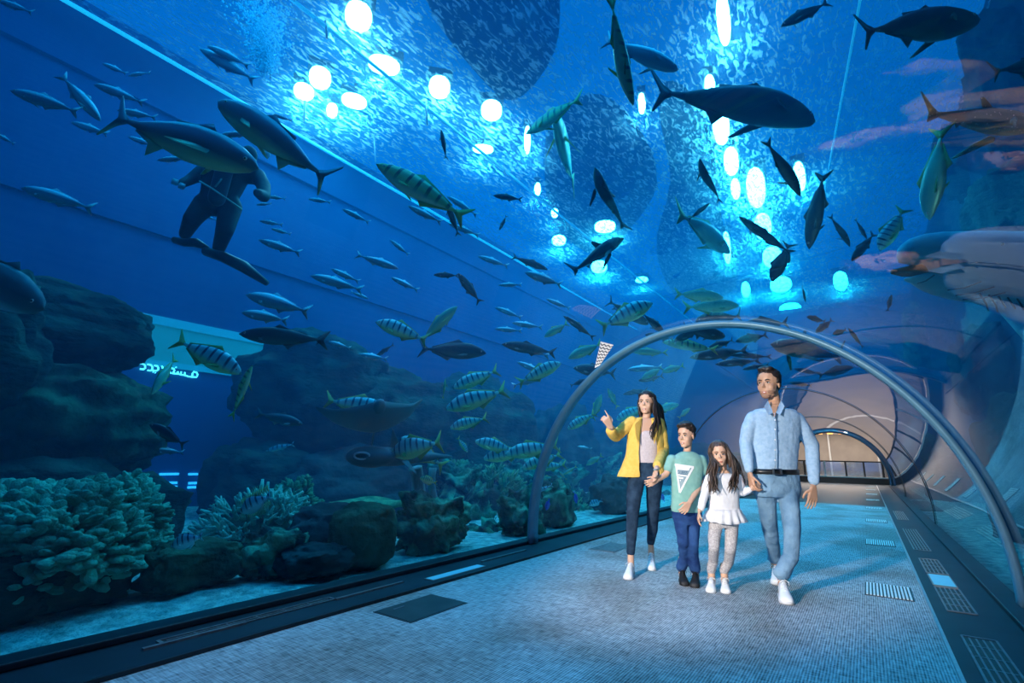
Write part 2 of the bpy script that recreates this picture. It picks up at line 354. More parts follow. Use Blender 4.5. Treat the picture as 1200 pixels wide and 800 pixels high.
slab_m = mat('slab_dark', (0.004, 0.012, 0.03), (0.006, 0.018, 0.04), 1, rough=.9)  # slabs added over the water to darken patches of its surface
for pts, lb in (([(640, 168), (690, 120), (742, 150), (770, 215), (738, 268), (700, 300), (650, 262)], 'added dark rounded slab above the water behind the crossing golden fish'), ([(772, 118), (812, 120), (838, 190), (846, 262), (862, 338), (800, 352), (770, 300), (786, 220)], 'added dark rounded slab above the water beside the long lamps'), ([(500, 0), (520, -30), (640, -30), (650, 60), (600, 118), (545, 70)], 'added dark slab above the water at the photo’s top, over the golden fish')):
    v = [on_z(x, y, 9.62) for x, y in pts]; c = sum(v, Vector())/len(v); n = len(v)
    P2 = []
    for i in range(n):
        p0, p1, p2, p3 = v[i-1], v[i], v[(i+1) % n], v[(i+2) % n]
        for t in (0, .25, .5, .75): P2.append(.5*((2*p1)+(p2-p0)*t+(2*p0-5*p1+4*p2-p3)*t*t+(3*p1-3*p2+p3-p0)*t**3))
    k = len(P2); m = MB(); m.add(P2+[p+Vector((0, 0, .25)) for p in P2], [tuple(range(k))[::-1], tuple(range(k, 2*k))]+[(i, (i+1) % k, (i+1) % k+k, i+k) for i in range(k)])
    o = m.build('shade_slab', slab_m, smooth=False, fix=True); tag(o, lb, 'deck')  # not a real deck: slab added to darken the water surface

# ---------------------------------------------------------------- lobby beyond the tunnel
taupe = mat('taupe_plaster', (0.36, 0.31, 0.27), (0.42, 0.36, 0.31), 1.5, rough=0.7)
white_paint = mat('white_paint', (0.75, 0.74, 0.72), (0.8, 0.8, 0.78), 3, rough=0.5)
LZ = 3.4
pr = profile(48, 0.06, 0.0)
poly = [(-6, -.1), (pr[0][0], -.1)] + pr + [(pr[-1][0], -.1), (6, -.1), (6, LZ), (-6, LZ)]
o = MB().prism(poly, TB1-0.55, TB1-0.25).build('wall_lobby_front', taupe, smooth=False, fix=True); tag(o, kind='structure')
for nm, a, b in (('wall_lobby_back', (-6, 40, -.1), (6, 40.2, LZ)), ('wall_lobby_side', (-6.2, 29.6, -.1), (-6, 40.2, LZ)), ('wall_lobby_far_side', (2.75, 29.8, -.1), (3.0, 40.2, LZ)), ('ceiling_lobby', (-6.2, 29.4, LZ), (6.2, 40.2, LZ+.2))):
    o = MB().box(a, b).build(nm, taupe if nm != 'wall_lobby_far_side' else lobbyfloor_m, smooth=False); tag(o, kind='structure')
for x in (-4, 4):
    o = MB().box((x-2.0 if x < 0 else 2.7, 29.6, -.1), (-2.6 if x < 0 else 6, 40, -.002)).build('floor_lobby_side', lobbyfloor_m, smooth=False); tag(o, kind='structure')
light('lobby_light', 'AREA', (0, 35, 3.3), (0, 35, 0), 620, (1.0, 0.9, 0.82), 6, 7)
light('lobby_glow', 'AREA', (-2, 31.0, 3.2), (-2, 33, 1), 110, (1.0, 0.84, 0.7), 6, 1.5)
# glass railing
rail_m = mat('rail_frame', (0.02, 0.02, 0.022), (0.03, 0.03, 0.03), 5, rough=0.4, metal=.5)
pane_m = bpy.data.materials.new('rail_glass'); nt, N, L = nodes_of(pane_m); N.remove(N['Principled BSDF']); out = N['Material Output']
tr = N.new('ShaderNodeBsdfTransparent'); tr.inputs[0].default_value = (.8, .85, .9, 1); gl = N.new('ShaderNodeBsdfGlossy'); gl.inputs['Roughness'].default_value = .05; ms_ = N.new('ShaderNodeMixShader'); ms_.inputs[0].default_value = .25
L.new(tr.outputs[0], ms_.inputs[1]); L.new(gl.outputs[0], ms_.inputs[2]); L.new(ms_.outputs[0], out.inputs['Surface'])
e = empty('glass_railing', (0, 30.6, 0), 'black framed glass railing across the far mouth of the tunnel', 'railing')
MB().box((-3.2, 30.5, 0), (3.2, 30.7, 0.27)).build('base', rail_m, e, smooth=False)
MB().box((-3.2, 30.48, 0.27), (3.2, 30.72, 0.33)).build('ledge', white_paint, e, smooth=False)
MB().box((-3.2, 30.57, 1.02), (3.2, 30.63, 1.08)).build('top_rail', rail_m, e, smooth=False)
for x in (-3.1, -2.2, -1.3, -.4, .5, 1.25, 2.0, 3.1): MB().box((x-.04, 30.56, .3), (x+.04, 30.64, 1.05)).build('post', rail_m if x != -.4 else white_paint, e, smooth=False)
for x0, x1 in ((-3.1, -2.2), (-2.2, -1.3), (-1.3, -.4), (-.4, .5), (.5, 1.25), (1.25, 2.0), (2.0, 3.1)): MB().box((x0+.04, 30.59, .35), (x1-.04, 30.605, 1.02)).build('pane', pane_m, e, smooth=False)
# portal frame and orange pendants on the back of the lobby
m = MB().box((-.6, 39.9, 0.0), (-.5, 40, 2.9)).box((2.0, 39.9, 0.0), (2.1, 40, 2.9)).box((-.6, 39.9, 2.8), (2.1, 40, 2.9))
tag(m.build('portal_frame', white_paint, smooth=False), 'thin white door frame on the taupe lobby wall', 'door frame')
orange_m = mat('orange_glow', (0.9, 0.35, 0.08), (1, .4, .1), 1, emit=(1.0, 0.42, 0.12), estr=2.2)
for i, x in enumerate((-1.15, -.65, -.15, .4, .95)):
    e = empty('pendant_lamp', (x, 34, 3.0), ('orange pendant lamp at the near end of the lobby row, behind the man’s arm', 'orange pendant lamp second in the lobby row from the man’s arm', 'orange pendant lamp in the middle of the lobby row', 'orange pendant lamp fourth in the lobby row from the man’s arm', 'orange pendant lamp at the end of the lobby row, over the white spotlight')[i], 'lamp', 'orange lobby pendants')
    MB().tube([(x, 34, 2.55), (x, 34, 2.62), (x, 34, 2.86), (x, 34, 2.92)], [.13, .15, .12, .03], 12).build('shade', orange_m, e)
    MB().tube([(x, 34, 2.9), (x, 34, 3.4)], .012, 6).build('cord', rail_m, e)
star = mat('spot_lens', (1, 1, 1), (1, 1, 1), 1, emit=(1, .97, .9), estr=25)
e = empty('spotlight', (.6, 33.5, 3.1), 'small white spotlight shining under the lobby ceiling', 'lamp')
MB().tube([(.6, 33.5, 2.62), (.6, 33.5, 3.4)], .05, 8).build('body', white_paint, e)
MB().ell((.6, 33.45, 2.6), (.1, .06, .05)).build('lens', star, e)

# ---------------------------------------------------------------- floor fittings
grille_m = mat('grille_metal', (0.75, 0.74, 0.72), (0.85, 0.84, 0.82), 20, rough=0.5, metal=.0)
void_m = mat('grille_void', (0.01, 0.012, 0.015), (0.015, 0.016, 0.02), 4, rough=0.6)
ords = ['largest and brightest, abreast of the man’s shoes', 'second along from the largest, paler slats against darker carpet', 'third along from the largest', 'fourth along, where the carpet ends', 'fifth along, on the dark floor', 'sixth along, on the dark floor', 'seventh along, close to the railing', 'eighth along, last before the railing']
ords = ['slatted metal floor vent in the carpet, the largest of its row', 'slatted floor vent in the carpet, second after the largest of its row', 'slatted floor vent in the carpet, third after the largest of its row', 'slatted floor vent where the carpet meets the dark floor',
        'slatted floor vent, first one on the dark floor', 'slatted floor vent, second one on the dark floor', 'slatted floor vent, third one on the dark floor', 'slatted floor vent, last one before the railing']
for i in range(8):
    y = 5.28+3.1*i; e = empty('floor_vent', (1.4, y, 0), ords[i], 'vent', 'floor vents along the carpet edge')
    MB().box((1.245, y, 0.0), (1.565, y+.53, .004)).build('frame', void_m, e, smooth=False)
    m = MB()
    for k in range(13): x = 1.25+.31*k/13; m.box((x+.004, y+.015, .003), (x+.017, y+.515, .009))
    tag(m.build('slat_panel', grille_m, e, smooth=False))
panel_glow = mat('light_panel', (0.1, .45, .6), (.12, .5, .65), 2, rough=.3, emit=(0.05, .45, .7), estr=0.28)
slatd = mat('grille_dark_slat', (0.2, 0.2, 0.22), (0.3, 0.3, 0.3), 20, rough=0.35, metal=.6)
def ledge_grille(y0, y1, label, x0=1.74, x1=1.9, n=4, lit=True):
    e = empty('ledge_grille', ((x0+x1)/2, y0, .012), label, 'grille', 'grilles set in the dark ledges')
    MB().box((x0, y0, .012), (x1, y1, .015)).build('recess', void_m, e, smooth=False)
    m = MB()
    for s in (x0, x1): m.box((s-.006, y0, .014), (s+.006, y1, .020))
    for s in (y0, y1): m.box((x0, s-.01, .014), (x1, s+.01, .020))
    m.build('frame', slatd, e, smooth=False)
    m = MB()
    for k in range(n): x = x0+(x1-x0)*(k+1)/(n+1); m.box((x-.005, y0+.03, .014), (x+.005, y1-.03, .019))
    k = int((y1-y0)/.18)
    for q in range(1, k): y = y0+(y1-y0)*q/k; m.box((x0+.01, y-.006, .014), (x1-.01, y+.006, .018))
    m.build('slat_panel', slatd, e, smooth=False)
ledge_grille(3.2, 4.42, 'largest dark grille in the ledge beside the curving glass wall')
ledge_grille(5.07, 5.95, 'dark grille in the ledge next before the small glowing blue panel')
ledge_grille(6.62, 7.52, 'dark grille in the ledge just beyond the small glowing blue panel')
ledge_grille(8.2, 10.6, 'long dark grille in the ledge past the paired grilles')
ledge_grille(12.2, 14.2, 'small far dark grille in the ledge toward the lobby')
ledge_grille(1.4, 2.5, 'dark grille in the narrow shaded ledge at the frame corner', -1.97, -1.9, 1)
def ledge_panel(x0, x1, y0, y1, label):
    e = empty('ledge_light', ((x0+x1)/2, y0, .012), label, 'light panel', 'glowing panels in the ledges')
    MB().box((x0-.01, y0-.015, .012), (x1+.01, y1+.015, .017)).build('frame', slatd, e, smooth=False)
    MB().box((x0, y0, .014), (x1, y1, .019)).build('diffuser', panel_glow, e, smooth=False)
ledge_panel(1.745, 1.895, 6.03, 6.55, 'small glowing blue panel between two grilles in the ledge near the vents')
ledge_panel(-1.83, -1.74, 3.36, 4.06, 'long glowing blue panel in the ledge under the coral wall')
for (y0, y1), lb in (((2.5, 3.15), 'thin metal rail in the dark ledge before the glowing blue panel'), ((4.2, 5.0), 'thin metal rail in the dark ledge after the glowing blue panel'), ((1.3, 1.85), 'thin metal rail in the dark ledge closest to the photo edge')):
    tag(MB().box((-1.90, y0, .012), (-1.875, y1, .024)).build('ledge_rail', slatd, smooth=False), lb, 'rail', 'metal rails in the ledge')
hatch_m = mat('hatch', (0.014, 0.018, 0.024), (0.03, 0.035, 0.04), 6, rough=0.5)
def hatch(x0, x1, y0, y1, label, m_):
    e = empty('floor_hatch', ((x0+x1)/2, (y0+y1)/2, 0), label, 'hatch', 'service hatches in the carpet')
    MB().box((x0, y0, 0), (x1, y1, .006)).build('lid', m_, e, smooth=False)
    MB().box((x0-.012, y0-.012, 0), (x1+.012, y1+.012, .004)).build('frame', slatd if m_ is not hatch_m else hatch_m, e, smooth=False)
    MB().box((x0+.06, y0+.1, .006), (x0+.075, y0+.2, .009)).build('handle', slatd, e, smooth=False)
hatch(-1.48, -1.14, 2.52, 3.06, 'black rectangular floor hatch in the open carpet by the ledge', hatch_m)
hatch(-1.40, -1.10, 5.62, 6.2, 'grey floor hatch by the ledge behind the woman’s feet', mat('hatch_grey', (.08, .085, .09), (.14, .145, .15), 30, rough=.6))
# zig-zag decal standing on the rib
def deco(px, py, off): return at(px, py, glass_exit(px, py)*1.0+off)
a, b_, c, d = [at(px, py, 5.02) for px, py in ((704, 400), (719, 404), (703, 428), (697, 431))]
def flagpt(u, v, off=0):
    p = (a*(1-u)+b_*u)*(1-v)+(d*(1-u)+c*u)*v; return p - FH*off
ctr = flagpt(.5, .5)
e = empty('zigzag_pennant', ctr, 'small white pennant with dark zigzag stripes fixed to the rib', 'sign')
flag_w = mat('pennant_white', (.8, .8, .8), (.85, .85, .85), 3, rough=.5); flag_d = mat('pennant_dark', (.03, .05, .09), (.04, .06, .1), 3, rough=.5)
m = MB(); q = [flagpt(0, 0), flagpt(1, 0), flagpt(1, 1), flagpt(0, 1)]; bk = [p+FH*.012 for p in q]
m.add(q+bk, [(0, 1, 2, 3), (7, 6, 5, 4), (0, 4, 5, 1), (1, 5, 6, 2), (2, 6, 7, 3), (3, 7, 4, 0)]); m.build('board', flag_w, e, smooth=False)
m = MB()
for k in range(7):
    v = .06+k*.13; pts = [(u, v+(.045 if i % 2 else -.015)) for i, u in enumerate(np.linspace(0, 1, 7))]
    for (u0, v0), (u1, v1) in zip(pts, pts[1:]):
        m.add([flagpt(u0, v0, .002), flagpt(u1, v1, .002), flagpt(u1, min(1, v1+.05), .002), flagpt(u0, min(1, v0+.05), .002)], [(0, 1, 2, 3)])
m.build('zigzag_print', flag_d, e, smooth=False)

# ---------------------------------------------------------------- viewing window, sign, rocks and coral
teal_panel = mat('lit_teal_panel', (0.05, 0.3, 0.33), (0.06, 0.33, 0.36), 1, rough=.6, emit=(0.02, 0.36, 0.42), estr=0.42)
teal_edge = mat('lit_teal_edge', (0.08, 0.4, 0.5), (0.09, 0.42, 0.52), 1, rough=.6, emit=(0.02, 0.40, 0.62), estr=0.42)
blue_deep = mat('window_blue', (0.01, 0.10, 0.30), (0.015, 0.12, 0.34), 1, rough=.4)
sign_glow = mat('sign_glow', (.7, .95, 1), (.7, .95, 1), 1, emit=(.45, .95, 1.0), estr=2.6)
WX = XL+0.06
def wallrect(m, z0, z1, y0, y1, t=0.0, th=0.05, mi=0): m.box((XL-0.02, y0, z0), (WX+t, y1, z1), mi=mi)
za = on_x(200, 384, XL).z; zb = on_x(200, 425, XL).z; zc_ = on_x(200, 445, XL).z
ya, yb = on_x(60, 420, XL).y, on_x(330, 440, XL).y
e = empty('viewing_window', (XL, (ya+yb)/2, 0.2), 'blue viewing window with a pale teal header seen between the rock stacks', 'window')
m = MB(); wallrect(m, zb, za, ya, yb); m.build('header', teal_panel, e, smooth=False)
m = MB(); wallrect(m, zb-.10, zb, ya, yb, .03); wallrect(m, za, za+.16, ya, yb, .03); m.build('edge_strip', teal_edge, e, smooth=False)
m = MB(); wallrect(m, 0.0, zb-.10, ya, yb, -.02); m.build('pane', blue_deep, e, smooth=False)
zt = on_x(215, 618, XL).z
def glyph(m, strokes, r=0.9):
    # strokes in photo pixels inside the sign
    for s in strokes:
        pts = [on_x(150+x/12, 410+y/12, WX+.05) for x, y in s]
        m.tube(pts, r*0.0125*1.35, 6)
m = MB(); glyph(m, [[(170,185),(215,195),(240,215),(238,250),(215,270),(170,265)]]); 
letters = [[[(168,185),(215,195),(242,218),(240,255),(215,272),(168,265)]], [[(275,200),(320,210),(345,235),(342,268),(320,290),(275,285)]],
  [[(372,218),(410,225),(428,245),(424,275),(400,292),(345,288)],[(352,308),(358,312)],[(382,318),(388,322)]], [[(475,222),(485,240),(488,262)],[(505,266),(518,270)]],
  [[(540,300),(580,318),(612,322)]], [[(612,255),(640,262),(655,285),(640,310),(625,328),(700,335)],[(672,240),(678,244)]],
  [[(700,335),(700,300)],[(700,335),(745,345),(748,302)],[(745,345),(795,352),(800,310)],[(795,352),(850,372)]], [[(850,372),(905,378),(965,382),(980,345),(965,315),(925,305),(905,335),(902,375)]]]
e = empty('wall_sign', on_x(198, 437, WX), 'glowing pale cyan lettering, read from behind, under the teal window header', 'sign')
for s in letters:
    m = MB(); glyph(m, s); m.build('letter', sign_glow, e)
# reflected light low in the window, painted as glowing bars
dash_m = mat('dash_reflection', (.4, .8, 1), (.4, .8, 1), 1, emit=(.1, .55, .95), estr=1.6)
for (x0, x1, y), lb in (((187, 209, 555.5), 'topmost thin painted reflection, under the first gap'), ((221, 237, 555.5), 'topmost thin painted reflection, farther along'), ((186, 207, 566), 'second thin painted reflection low in the blue window'), ((221, 237, 566), 'second thin painted reflection, farther along the window'), ((185, 207, 571), 'lowest thin painted reflection in the blue window'), ((220, 237, 571), 'lowest thin painted reflection, farther along the window')):
    a_, b2 = on_x(x0, y, WX), on_x(x1, y, WX)
    tag(MB().box((WX-.05, a_.y, a_.z-.02), (WX+.03, b2.y, a_.z+.02)).build('painted_glow', dash_m, smooth=False), lb, 'reflection', 'painted reflections in the viewing window')

CRUST = None
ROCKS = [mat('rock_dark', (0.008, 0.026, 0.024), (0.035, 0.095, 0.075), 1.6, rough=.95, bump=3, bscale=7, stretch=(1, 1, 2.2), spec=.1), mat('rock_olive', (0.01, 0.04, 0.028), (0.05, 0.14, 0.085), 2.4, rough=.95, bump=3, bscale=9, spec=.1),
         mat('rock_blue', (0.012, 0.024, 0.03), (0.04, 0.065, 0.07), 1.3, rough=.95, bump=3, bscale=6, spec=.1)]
crust_m = mat('reef_crust', (0.008, 0.05, 0.05), (0.10, 0.42, 0.26), 3.5, rough=.95, bump=3, bscale=14, spec=.1, detail=8, lo=.42, hi=.62)
def boulder(name, c, r, label, cat='rock', m_=0, seed=0, strata=0.0, amp=0.22, group=None, sub=5, rot=0.0):
    b = bmesh.new(); bmesh.ops.create_icosphere(b, subdivisions=sub, radius=1)
    s = Vector((seed*7.1, seed*3.3, seed*1.7))
    for v in b.verts:
        n = v.co.normalized(); q = Vector((math.copysign(abs(n.x)**.85, n.x), math.copysign(abs(n.y)**.85, n.y), math.copysign(abs(n.z)**.8, n.z)))*.93
        d = 1 + amp*noise.fractal(n*1.6+s, 1.0, 2.0, 5) + amp*0.5*noise.noise(n*4+s) + .045*(1-2*abs(noise.noise(Vector((n.x*6, n.y*6, n.z*11))+s))) + .02*noise.noise(n*22+s)
        if strata: d += strata*(noise.noise(Vector((0.3*n.x, .3*n.y, n.z*5+seed)))) - strata*.5*abs(math.sin(n.z*9+seed+2*noise.noise(n*2)))
        v.co = q*d
    M = Matrix.Rotation(rot, 4, 'Z')
    for v in b.verts: v.co = M @ Vector((v.co.x*r[0], v.co.y*r[1], v.co.z*r[2]))
    me = bpy.data.meshes.new(name); b.to_mesh(me); b.free(); me.materials.append(ROCKS[m_] if isinstance(m_, int) else m_)
    me.polygons.foreach_set('use_smooth', [True]*len(me.polygons))
    o = bpy.data.objects.new(name, me); COL.objects.link(o); o.location = c
    return tag(o, label, cat, group)
def boulder_x(px, py, w, h, X, label, depth=None, **k):
    c = on_x(px, py, X); D = (c-CAM).dot(FWD); rw = w/2/FPX*D; rh = h/2/FPX*D
    return boulder('rock', c, (depth or rw, rw, rh), label, **k)
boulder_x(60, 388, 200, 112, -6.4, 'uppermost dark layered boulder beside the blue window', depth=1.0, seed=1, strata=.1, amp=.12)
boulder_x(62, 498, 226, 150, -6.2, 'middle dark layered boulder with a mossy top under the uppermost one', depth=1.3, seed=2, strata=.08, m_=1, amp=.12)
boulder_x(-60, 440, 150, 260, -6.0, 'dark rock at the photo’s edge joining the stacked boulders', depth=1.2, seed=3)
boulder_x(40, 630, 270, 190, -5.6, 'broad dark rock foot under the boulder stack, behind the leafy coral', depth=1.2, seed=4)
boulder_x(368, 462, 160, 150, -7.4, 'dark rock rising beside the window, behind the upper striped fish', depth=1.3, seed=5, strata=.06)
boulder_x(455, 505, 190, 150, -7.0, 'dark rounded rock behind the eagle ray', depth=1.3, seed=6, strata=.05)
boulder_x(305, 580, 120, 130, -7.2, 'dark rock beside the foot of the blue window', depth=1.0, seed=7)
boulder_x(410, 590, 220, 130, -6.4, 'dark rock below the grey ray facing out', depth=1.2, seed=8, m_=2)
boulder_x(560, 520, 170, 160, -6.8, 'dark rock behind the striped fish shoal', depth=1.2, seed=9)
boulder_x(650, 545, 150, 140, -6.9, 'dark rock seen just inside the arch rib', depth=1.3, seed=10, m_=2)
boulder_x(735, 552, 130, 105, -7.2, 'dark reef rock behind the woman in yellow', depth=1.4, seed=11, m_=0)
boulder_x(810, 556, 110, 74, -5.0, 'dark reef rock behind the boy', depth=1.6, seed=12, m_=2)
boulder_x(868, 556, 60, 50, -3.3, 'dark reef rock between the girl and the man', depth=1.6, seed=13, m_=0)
def grd(px, py, z=-0.03): return on_z(px, py, z)
def boulder_g(px, py, w, h, label, thick=.8, **k):
    p = grd(px, py); D = (p-CAM).dot(FWD); rw = w/2/FPX*D; rh = h/2/FPX*D
    c = Vector((min(p.x-rw*thick-.12, -2.5-rw*thick) if p.x < 0 else p.x+rw*thick, p.y, rh*.8))
    return boulder('rock', c, (rw*thick, rw, rh), label, **k)
boulder_g(85, 728, 180, 78, 'dark rock mound under the leafy coral by the ledge', thick=.7, seed=20, m_=1, amp=.3)
boulder_g(5, 748, 140, 100, 'dark mossy rock at the photo corner by the ledge', thick=.7, seed=21, m_=0)
boulder_g(250, 700, 120, 62, 'rounded dark rock on the bright sand below the pale coral', thick=.7, seed=22, m_=1)
boulder_g(410, 688, 100, 40, 'low dark flat rock on the sand near the thin metal rail', thick=.7, seed=23, m_=2)
boulder_g(460, 672, 90, 85, 'domed olive rock beside the pale sponge columns', thick=.8, seed=24, m_=1, amp=.12)
boulder_g(345, 684, 80, 60, 'crusty rock between the pale coral and the low flat rock', thick=.8, seed=25, m_=crust_m, amp=.4)
boulder_g(420, 655, 110, 60, 'dark ridge rock behind the domed olive one', thick=.8, seed=26, m_=2)
boulder_g(565, 655, 96, 70, 'encrusted green reef rock left of the rib foot'.replace('left of', 'before'), thick=.8, seed=27, m_=crust_m, amp=.5)
boulder_g(665, 632, 62, 52, 'green encrusted rock just beyond the rib foot', thick=.8, seed=28, m_=crust_m, amp=.6)
boulder_g(700, 622, 60, 60, 'small encrusted rock behind the woman’s legs', thick=.8, seed=29, m_=crust_m, amp=.35)
boulder_g(780, 606, 60, 44, 'encrusted rock behind the boy’s waist', thick=.8, seed=30, m_=2, amp=.35)

# corals
coral_leaf = mat('coral_leaf', (0.03, 0.28, 0.18), (0.12, 0.62, 0.42), 7, rough=.85, bump=1, bscale=60, spec=.2)
coral_pale = mat('coral_pale', (0.14, 0.52, 0.42), (0.45, 0.85, 0.65), 6, rough=.85, bump=1, bscale=60, spec=.2)
coral_green = mat('coral_green', (0.03, 0.22, 0.12), (0.16, 0.48, 0.22), 8, rough=.9, bump=1, bscale=50, spec=.2)
def leafy(c, R, n, label, m_=None, lobe=.075, seed=0, kind='leather_coral', cat='coral', group=None, spiky=False):
    rnd = random.Random(seed); c = Vector(c); e = empty(kind, (c.x, c.y, c.z-R[2]*.6), label, cat, group)
    b = MB(); b.ell(c - Vector((0, 0, R[2]*.1)), [q*.78 for q in R], nu=20, nv=12)
    o = b.build('base', ROCKS[1], e)
    m = MB()
    for i in range(n):
        u = rnd.uniform(-.35, 1); t = rnd.uniform(0, 2*PI); s = math.sqrt(1-u*u)
        d = Vector((s*math.cos(t), s*math.sin(t), u))
        if d.x < -.45: continue
        k = 1+.35*noise.noise(d*2.3+Vector((seed, 0, 0)))
        p = c + Vector((d.x*R[0], d.y*R[1], d.z*R[2]))*k*.86
        out_ = (d + Vector((0, 0, .3))).normalized(); sd = out_.orthogonal().normalized(); sd.rotate(Matrix.Rotation(rnd.uniform(0, 6.28), 3, out_))
        L_ = lobe*rnd.uniform(.7, 1.5)
        if spiky:
            q = p + out_*L_*1.8 + sd*L_*.3
            m.tube([p, p+out_*L_, q], [L_*.22, L_*.18, L_*.1], 6)
            for s_ in (1, -1): m.tube([p+out_*L_*.8, p+out_*L_*1.5+sd*s_*L_*.7], [L_*.15, L_*.08], 5)
        else:
            for q in range(rnd.choice((2, 3, 3))):
                dd = (out_*1.1 + sd*(q-1)*.85 + Vector((rnd.uniform(-.25, .25),)*3)).normalized()
                nrm = dd.cross(sd).normalized()
                pts = [p, p+dd*L_*.6, p+dd*L_*1.15+nrm*L_*.2, p+dd*L_*1.5+nrm*L_*.3]
                m.tube(pts, [L_*.2, L_*.38, L_*.42, L_*.18], 7, flat=.55)
    m.build('lobes' if not spiky else 'branches', m_ or coral_leaf, e)
    return e
def leafy_px(px, py, w, h, X, n, label, **k):
    c = on_x(px, py, X); D = (c-CAM).dot(FWD); rw = w/2/FPX*D
    return leafy(c, (min(rw, abs(X)-2.4), rw, h/2/FPX*D), n, label, **k)
leafy_px(60, 648, 185, 130, -3.5, 620, 'big leafy teal coral bush with thick curled lobes beside the ledge', lobe=.085, seed=1)
leafy_px(132, 628, 90, 105, -3.6, 260, 'leafy teal coral head adjoining the big bush, nearer the blue window', lobe=.075, seed=2)
leafy_px(15, 610, 80, 60, -4.2, 120, 'small leafy coral tuft above the big bush at the photo edge', lobe=.09, seed=7)
leafy_px(300, 622, 100, 66, -4.4, 240, 'pale branching coral on the rock below the crowned fish', m_=coral_pale, spiky=True, lobe=.10, seed=3, kind='branching_coral')
leafy_px(345, 600, 46, 70, -5.2, 110, 'green bushy coral behind the pale branching one', m_=coral_green, lobe=.07, seed=4)
leafy_px(575, 588, 70, 60, -4.9, 170, 'green coral thicket before the rib', m_=coral_green, spiky=True, lobe=.13, seed=5, kind='branching_coral')
leafy_px(660, 602, 50, 46, -4.0, 90, 'green coral thicket low beyond the rib foot', m_=coral_green, spiky=True, lobe=.09, seed=6, kind='branching_coral')
leafy_px(705, 585, 50, 44, -5.6, 90, 'dark green coral behind the woman’s knees', m_=coral_green, lobe=.09, seed=8)
leafy_px(770, 585, 46, 34, -6.0, 90, 'dull green coral between the woman and the boy', m_=coral_green, lobe=.1, seed=9)
leafy_px(530, 572, 70, 60, -5.8, 140, 'olive coral crust near the sponge columns', m_=coral_green, lobe=.09, seed=10)
# round brain coral tufts
for px, py, w, X, lb in ((284, 592, 14, -5.2, 'fan of green rock coral near the crowned fish'), (722, 570, 14, -4.6, 'round pale green coral ball beside the yellow jacket hem'), (655, 597, 18, -4.6, 'bright green coral ball beyond the rib'), (545, 655, 16, -3.2, 'small coral ball on the sand near the blue panel'), (432, 640, 22, -3.6, 'olive coral dome half behind the flat rock')):
    c = on_x(px, py, X); r = w/2/FPX*(c-CAM).dot(FWD); boulder('brain_coral', c, (r, r, r), lb, 'coral', m_=coral_green, seed=px, amp=.1, sub=3)
# crusty reef clumps along the glass
crust_m = mat('reef_crust', (0.008, 0.05, 0.05), (0.10, 0.42, 0.26), 3.5, rough=.95, bump=3, bscale=14, spec=.1, detail=8, lo=.42, hi=.62)
rnd = random.Random(12)
for i, (px, py, w, h, X, lb) in enumerate(((505, 628, 60, 60, -4.2, 'mottled green reef clump behind the sponge columns'), (545, 610, 60, 70, -4.6, 'mottled green reef clump with a ragged top by the columns'), (585, 640, 56, 44, -3.2, 'low mottled reef clump hugging the glass before the rib foot'),
    (600, 560, 60, 50, -5.6, 'high mottled reef clump under the shoal'), (535, 565, 50, 44, -5.2, 'mottled reef clump right under the stocky trevally’s tail'), (640, 630, 40, 34, -3.0, 'small mottled reef clump just past the rib foot'), (682, 608, 46, 44, -3.8, 'mottled reef clump midway between the rib and the woman'),
    (722, 600, 40, 40, -3.8, 'mottled reef clump touching the woman’s legs'), (655, 565, 50, 40, -5.4, 'high mottled reef clump past the rib'), (705, 556, 44, 36, -5.8, 'high mottled reef clump beside the jacket’s sleeve cuff'), (395, 640, 50, 40, -4.0, 'mottled reef clump above the low flat rock'), (450, 628, 40, 36, -4.4, 'mottled reef clump under the table coral'),
    (775, 595, 34, 30, -3.8, 'mottled reef clump showing between the woman and the boy'), (330, 660, 50, 36, -3.6, 'mottled reef clump on the sand near the crusty rock'))):
    c = on_x(px, py, X); D = (c-CAM).dot(FWD); rw = w/2/FPX*D; rh = h/2/FPX*D
    o = boulder('reef_clump', c, (min(rw, abs(X)-2.35), rw, rh), lb, 'reef', m_=crust_m, seed=60+i, amp=.7, sub=5)
# sponge columns and table coral
sponge_m = mat('sponge', (0.10, 0.30, 0.34), (0.18, 0.42, 0.42), 3, rough=.9, bump=2, bscale=12, stretch=(1, 1, .3))
for (x, w), lb in (((486, 16), 'pale teal upright sponge column, thicker of the pair'), ((508, 9), 'pale teal upright sponge column, slimmer of the pair')):
    p = on_x(x+6, 662, -3.4); q = on_x(x, 548, -3.4); r = w/2/FPX*(p-CAM).dot(FWD)
    pts = [p.lerp(q, t)+Vector((0, .05*math.sin(t*7+x), 0)) for t in np.linspace(0, 1, 14)]
    tag(MB().tube(pts, [r*(1.15-.2*math.sin(t*9)) for t in np.linspace(0, 1, 14)], 12).build('sponge_column', sponge_m), lb, 'sponge', 'upright sponge columns')
c = on_x(432, 592, -4.6)
m = MB(); k = 40; vs = []; rad = 52/FPX*(c-CAM).dot(FWD)
for zz in (.05, -.03):
    for ring_ in (1.0,):
        for i in range(k):
            t = 2*PI*i/k; rr = rad*(1+.18*noise.noise(Vector((math.cos(t)*2, math.sin(t)*2, 5)))); vs.append(c+Vector((.7*rr*math.cos(t), rr*math.sin(t), zz+.04*math.sin(3*t))))
m.add(vs, [tuple(range(k)), tuple(range(2*k-1, k-1, -1))]+[(i, i+k, (i+1) % k+k, (i+1) % k) for i in range(k)])
e = empty('table_coral', c, 'flat green table coral shelf below the grey ray', 'coral'); m.build('plate', coral_green, e, fix=True)
MB().tube([c-Vector((0, 0, .02)), c-Vector((.1, 0, .5)), c-Vector((.2, 0, 1.2))], [.25, .16, .3], 10).build('stalk', ROCKS[1], e)
